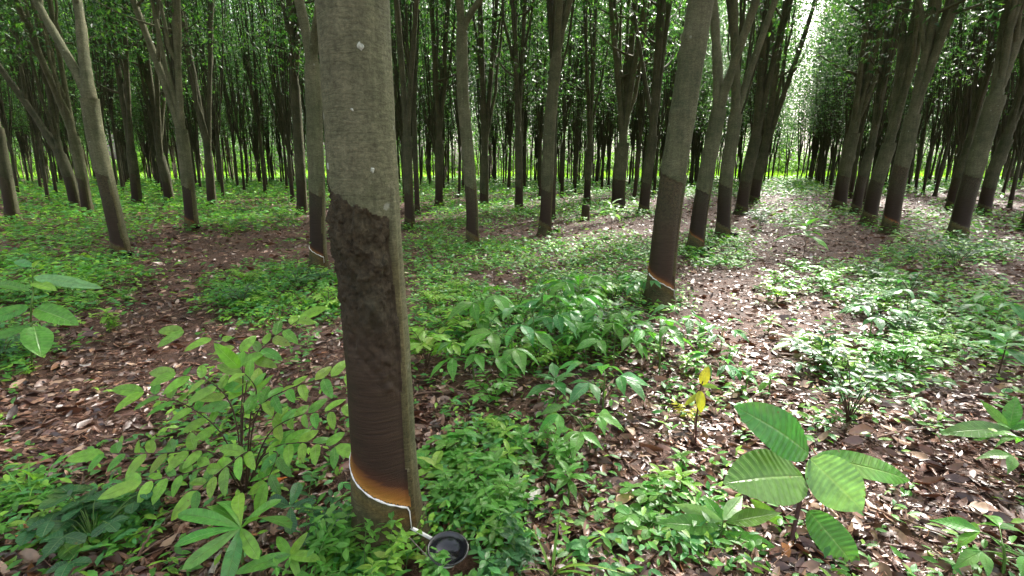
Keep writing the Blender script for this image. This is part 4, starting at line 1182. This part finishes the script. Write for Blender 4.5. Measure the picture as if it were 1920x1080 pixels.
def project(x, y, z):
    d = np.stack([x, y, z - CH], -1)
    zc = d[:, 1] * cp - d[:, 2] * sp
    yc = d[:, 1] * sp + d[:, 2] * cp
    return 960 + F * d[:, 0] / zc, 540 - F * yc / zc


def sample_floor(n, dmin, dmax, wide=1.4):
    """points spread so that nearer ground gets more of them"""
    d = dmin * (dmax / dmin) ** rng.random(n)
    x = d * rng.uniform(-wide, wide, n)
    m = n // 6                                  # the floor beside and behind the viewpoint
    x2 = rng.uniform(-6, 6, m); y2 = rng.uniform(-2, 4.2, m)
    k = (y2 < dmin) | (np.abs(x2) > wide * y2)
    return np.append(x, x2[k]), np.append(d, y2[k])


def cover_density(x, y):
    px, py = project(x, y, gz(x, y))
    r = np.full(len(x), .05); ahead = y * cp > .3
    for cx, cy, rx, ry, k in COVER:
        q = ((px - cx) / rx) ** 2 + ((py - cy) / ry) ** 2
        r = np.maximum(r, ahead * k * np.clip(1.35 - q, 0, 1))
    for cx, cy, rx, ry in BARE:
        q = ((px - cx) / rx) ** 2 + ((py - cy) / ry) ** 2
        r = r * (1 - .85 * np.clip(1.3 - q, 0, 1))
    nz = .5 + .5 * np.sin(x * 2.3 + 1.7 * np.sin(y * 1.1)) * np.sin(y * 1.9 + 1.3 * np.sin(x * 1.7))
    r = np.where(ahead & (np.abs(px - 960) < 1060), r, .16)
    return r * (.45 + .8 * nz)


x, y = sample_floor(74000, 1.35, 94)
k = (rng.random(len(x)) < cover_density(x, y)) & (np.hypot(x - cup_c[0], y - cup_c[1] + .06) > .2)
x, y = x[k], y[k]
for b_, r_ in near_info:
    m_ = int(rng.integers(6, 16)); a_ = rng.uniform(0, 6.283, m_); q_ = r_ * rng.uniform(1.5, 3.2, m_)
    x = np.append(x, b_[0] + q_ * np.cos(a_)); y = np.append(y, b_[1] + q_ * np.sin(a_))
d = np.hypot(x, y)
print('cover clusters', len(x))
mb = MB()
for q in range(6):
    n = len(x)
    sz = (.024 + .0036 * np.minimum(d, 55)) * rng.uniform(.7, 1.4, n)
    az = rng.uniform(0, 6.28, n); hh = sz * rng.uniform(.3, 2.4, n)
    ox = x + rng.normal(0, 1, n) * sz * 1.0; oy = y + rng.normal(0, 1, n) * sz * 1.0
    D = np.stack([np.cos(az), np.sin(az), rng.uniform(-.15, .6, n)], -1)
    N = np.stack([rng.normal(0, .35, n), rng.normal(0, .35, n), np.ones(n)], -1)
    base = np.array([GREENS['mid'], GREENS['yel'], GREENS['blue'], GREENS['mid'] * .8])[rng.integers(0, 4, n)] * rng.uniform(.75, 1.2, (n, 1))
    leaves(mb, np.stack([ox, oy, gz(ox, oy) + hh], -1), D, N, sz * 1.5, sz * .75, base, 'ovate', .2, .2, 3, 2)
tag(mb.build('ground_weeds', M_weed), 'low green weeds carpeting the forest floor in patches', 'weeds', kind='stuff')

# ------------------------------------------------------------------ leaf litter
x, y = sample_floor(67000, 1.3, 40)
k = np.hypot(x - cup_c[0], y - cup_c[1]) > .21
x, y = x[k], y[k]
n = len(x); d = np.hypot(x, y)
pal = np.array([lin(124, 88, 70), lin(148, 114, 94), lin(92, 60, 46), lin(108, 72, 54), lin(176, 146, 122), lin(74, 50, 40), lin(138, 94, 62)])
pr = np.array([.22, .16, .2, .18, .07, .12, .05])
sz = (.052 + .0030 * np.minimum(d, 25)) * np.clip(rng.lognormal(-.15, .45, n), .3, 2.2)
az = rng.uniform(0, 6.28, n)
D = np.stack([np.cos(az), np.sin(az), rng.normal(.02, .08, n)], -1)
N = np.stack([rng.normal(0, .14, n), rng.normal(0, .14, n), np.ones(n)], -1)
mb = MB()
leaves(mb, np.stack([x, y, gz(x, y) + .006 + rng.uniform(0, .014, n)], -1), D, N, sz, sz * rng.uniform(.3, .5, n), pal[rng.choice(7, n, p=pr)] * np.array([.90, .82, .76]) * rng.uniform(.6, 1.2, (n, 1)), 'ovate', rng.normal(.06, .2, n), rng.normal(.1, .25, n), 4, 2, .22, 8, .1)
tag(mb.build('leaf_litter', M_litter), 'dry brown fallen leaves covering the soil', 'leaf litter', kind='stuff')
x, y = sample_floor(2600, 1.35, 16)
k = np.hypot(x - cup_c[0], y - cup_c[1]) > .21
x, y = x[k], y[k]; n = len(x)
az = rng.uniform(0, 3.14, n); ln = rng.lognormal(-2.3, .55, n)
mb = MB()
for q in range(n):
    dv = np.array([math.cos(az[q]), math.sin(az[q]), rng.normal(0, .05)]) * ln[q]
    p0 = np.array([x[q], y[q], float(gz(x[q], y[q])) + .022])
    tube(mb, np.array([p0, p0 + dv * .5 + rng.normal(0, .04, 3) * [ln[q], ln[q], .1], p0 + dv]), np.array([1, .9, .5]) * rng.uniform(.0012, .0035), 4, lin(110, 84, 66) * rng.uniform(.5, 1.4))
tag(mb.build('twig_debris', M_twig), 'fine dead twigs and leaf stalks strewn over the litter', 'debris', kind='stuff')
# fallen leaves that stand out
for (px, py, l, w, c, az, label) in ((1155, 940, .10, .075, lin(190, 150, 110), .4, 'round tan fallen leaf on the litter right of the bowl'), (38, 1010, .11, .06, lin(160, 92, 58), 2.1, 'orange brown fallen leaf at the lower left edge'),
                                 (512, 905, .06, .045, lin(205, 110, 40), 0.6, 'orange fallen leaf caught in the oval leaved bush'), (1590, 815, .17, .07, lin(150, 110, 84), .1, 'long tan fallen leaf below the dark little bush'),
                                 (990, 935, .09, .05, lin(190, 185, 170), .8, 'pale grey fallen leaf among weeds right of the bowl'), (1838, 965, .10, .07, lin(168, 140, 118), 1.0, 'pinkish fallen leaf at the right on bare litter')):
    g = G(px, py, .03 if px != 512 else .16)
    mb = MB()
    leaves(mb, np.array([[0, 0, 0]]), [math.cos(az), math.sin(az), .15], [.1, -.3, 1], l, w, c, 'ovate', .1, .3, 8, 4, .2, 9, .1)
    o = mb.build('fallen_leaf', M_litter); o.location = g
    tag(o, label, 'leaf')

# twigs
TWG = [((1170, 860), (1290, 960), .006, 'thin dead twig slanting below the centre litter'), ((800, 705), (985, 790), .006, 'long dead twig on the dark soil right of the trunk'), ((780, 738), (900, 735), .007, 'straight twig lying right of the front trunk'),
       ((235, 1075), (285, 1000), .006, 'dead twig leaning at the lower left'), ((395, 1080), (412, 1035), .012, 'grey stick end at the lower edge under the rosette'), ((1630, 950), (1790, 1010), .005, 'thin twig across the litter right of the broad leaved seedling'),
       ((150, 690), (260, 692), .007, 'twig lying on the bare soil at left'), ((790, 880), (860, 910), .008, 'stick beside the front trunk above the bowl'), ((275, 790), (300, 745), .008, 'curved dead twig beside the oval leaved bush'),
       ((1450, 1000), (1370, 960), .005, 'twig under the narrow leaved bright weed'), ((1640, 822), (1760, 800), .007, 'dark twig right of the dark little bush'), ((1300, 830), (1320, 740), .005, 'thin dark stalk leaning in the glare'),
       ((1355, 705), (1395, 645), .007, 'dead stalk sticking up before the fallen pale sprig')]
for (a, b2, r_, label) in TWG:
    p0, p2 = G(*a, .015), G(*b2, .03)
    if 'stick' in label and 'up' in label: p2 = P(b2[0], b2[1], p0[1] + .05)
    if 'leaning' in label: p2 = P(b2[0], b2[1], p0[1] + .03)
    mid = (p0 + p2) / 2 + np.array([rng.normal(0, .03), rng.normal(0, .03), .02])
    mb = MB(); c = bez(p0, mid, p2, 12) - p0
    c = c + rng.normal(0, .003, c.shape)
    tube(mb, c, np.linspace(r_, r_ * .55, 12), 6, lin(118, 92, 76) if 'grey' not in label else lin(150, 140, 128))
    if np.linalg.norm(p2 - p0) > .15:
        tube(mb, np.array([c[5], c[5] + [.03, .05, .01], c[5] + [.05, .12, .0]]), [r_ * .6, r_ * .5, r_ * .3], 5, lin(110, 86, 70))
    o = mb.build('twig', M_twig); o.location = p0
    tag(o, label, 'twig')

# ------------------------------------------------------------------ the last rows, far off, one mass
mb, lf_ = MB(), MB()
nf = 620
fx = rng.uniform(-1, 1, nf); fy = rng.uniform(54, 88, nf); fx = fx * (fy * 1.08 + 4)
for q in range(nf):
    if abs(fx[q] * pn[0] + fy[q] * pn[1] + 1.2) < 1.3 and fy[q] < 72: continue          # the planted lane stays open
    b0 = np.array([fx[q], fy[q], 0]); fh = rng.uniform(1.6, 3.2); r_ = rng.uniform(.07, .12); hh = rng.uniform(16, 24)
    fp_ = b0 + [rng.normal(0, .1), 0, fh]
    tube(mb, np.array([b0 - [0, 0, .1], b0 + [0, 0, .2], fp_]), [r_ * 1.2, r_, r_ * .9], 6, (.5, .46, .42))
    for w_ in range(int(rng.integers(2, 5))):
        a_ = rng.uniform(0, 6.28); o_ = rng.uniform(.4, 1.8)
        e_ = fp_ + np.array([math.cos(a_) * o_, math.sin(a_) * o_, hh - fh])
        c_ = bez(fp_ - [0, 0, .1], fp_ + np.array([math.cos(a_) * o_ * .7, math.sin(a_) * o_ * .7, (hh - fh) * .4]), e_, 7)
        tube(mb, c_, np.linspace(r_ * .6, .03, 7), 5, (.5, .46, .42))
        m = 330
        i_ = rng.uniform(1.5, 6, m); C = np.stack([np.interp(i_, np.arange(7), c_[:, k_]) for k_ in range(3)], -1) + rng.normal(0, .95, (m, 3))
        leaves(lf_, C, norm(rng.standard_normal((m, 3)) * [1, 1, .6]), np.stack([rng.normal(0, .5, m), rng.normal(0, .5, m), np.ones(m)], -1), rng.uniform(.25, .5, m), rng.uniform(.12, .22, m), crown_leaf_cols(m, .85), 'acum', .2, .2, 2, 2)
o = tag(mb.build('distant_trees', M_bark), 'last distant rows of the plantation seen as a dark mass of poles', 'wood', kind='stuff')
lf_.build('foliage', M_crown, o)

# ------------------------------------------------------------------ the sunny edge behind the plantation
n = 26000
x = rng.uniform(-140, 140, n); y = 92 + 24 * rng.random(n) ** 1.3
hgt = rng.uniform(.4, 2.6, n) * (.6 + .4 * np.sin(x * .3 + 1) * np.sin(y * .2)) + .25
az = rng.uniform(0, 6.28, n)
mb = MB()
D = np.stack([np.cos(az) * .5, np.sin(az) * .5, np.ones(n)], -1)
leaves(mb, np.stack([x, y, np.zeros(n)], -1), D, np.stack([rng.normal(0, 1, n), rng.normal(0, 1, n), .3 * np.ones(n)], -1), hgt, .16 + .1 * rng.random(n), np.maximum(lin(104, 136, 48) * rng.uniform(.5, 1.2, (n, 1)), .01), 'lance', .3, .2, 3, 2)
tag(mb.build('meadow_grass', M_far), 'bright sunlit tall grass behind the plantation', 'grass', kind='stuff')
mb = MB()
nb = 170
bx = np.linspace(-190, 190, nb) + rng.normal(0, 1, nb); by = rng.uniform(118, 140, nb); bh = rng.uniform(12, 28, nb)
for q in range(nb):
    m = 1000
    u1 = rng.standard_normal((m, 3)); u1 = norm(u1) * (rng.random((m, 1)) ** .4)
    C = np.array([bx[q], by[q], bh[q] * .5]) + u1 * np.array([3.6, 2.6, bh[q] * .52]) + rng.normal(0, .3, (m, 3))
    leaves(mb, C, norm(rng.standard_normal((m, 3)) * [1, 1, .5]), np.stack([rng.normal(0, .5, m), rng.normal(0, .5, m), np.ones(m)], -1), rng.uniform(.5, .9, m), rng.uniform(.3, .5, m), np.maximum(lin(72, 108, 50) * rng.uniform(.6, 1.3, (m, 1)), .01), 'ovate', .2, .2, 2, 2)
for q in range(420):                                   # the bushes along its foot
    m = 160; hb_ = rng.uniform(3, 6.5)
    u1 = norm(rng.standard_normal((m, 3))) * (rng.random((m, 1)) ** .35)
    C = np.array([rng.uniform(-180, 180), rng.uniform(108, 116), hb_ * .42]) + u1 * np.array([1.9, 1.5, hb_ * .5])
    leaves(mb, C, norm(rng.standard_normal((m, 3)) * [1, 1, .5]), np.stack([rng.normal(0, .5, m), rng.normal(0, .5, m), np.ones(m)], -1), rng.uniform(.5, .9, m), rng.uniform(.3, .5, m), np.maximum(lin(88, 122, 44) * rng.uniform(.6, 1.3, (m, 1)), .01), 'ovate', .2, .2, 2, 2)
tag(mb.build('far_wood', M_far), 'pale green wood beyond the sunny field', 'wood', kind='stuff')

# ------------------------------------------------------------------ light
w = bpy.data.worlds.new('World'); sc.world = w; w.use_nodes = True
nt = w.node_tree; nt.nodes.clear()
sky = nt.nodes.new('ShaderNodeTexSky'); sky.sky_type = 'NISHITA'; sky.sun_disc = False
sky.sun_elevation = SUN_EL; sky.sun_rotation = SUN_AZ
sky.air_density = 1.0; sky.dust_density = 8.0; sky.ozone_density = 1.0
bg = nt.nodes.new('ShaderNodeBackground'); bg.inputs[1].default_value = .15
out = nt.nodes.new('ShaderNodeOutputWorld')
hs = nt.nodes.new('ShaderNodeHueSaturation'); hs.inputs['Saturation'].default_value = .45      # veiled white sky
nt.links.new(sky.outputs[0], hs.inputs['Color']); nt.links.new(hs.outputs[0], bg.inputs[0]); nt.links.new(bg.outputs[0], out.inputs[0])
ld = bpy.data.lights.new('sun', 'SUN'); ld.energy = 4.0; ld.angle = R(4); ld.color = (1.0, .96, .9)
lo = bpy.data.objects.new('sun', ld); COL.objects.link(lo)
lo.rotation_euler = Vector(SUN_DIR).to_track_quat('Z', 'Y').to_euler()

vs = sc.view_settings
vs.view_transform = 'Standard'; vs.look = 'None'; vs.gamma = 1; vs.exposure = 2.1
sc.render.engine = 'CYCLES'
cy = sc.cycles
cy.use_denoising = True
try: cy.denoiser = 'OPENIMAGEDENOISE'
except Exception: pass
cy.max_bounces = 7; cy.diffuse_bounces = 4; cy.glossy_bounces = 2; cy.transmission_bounces = 4
cy.sample_clamp_indirect = 4.0
cy.use_adaptive_sampling = True; cy.adaptive_threshold = .02
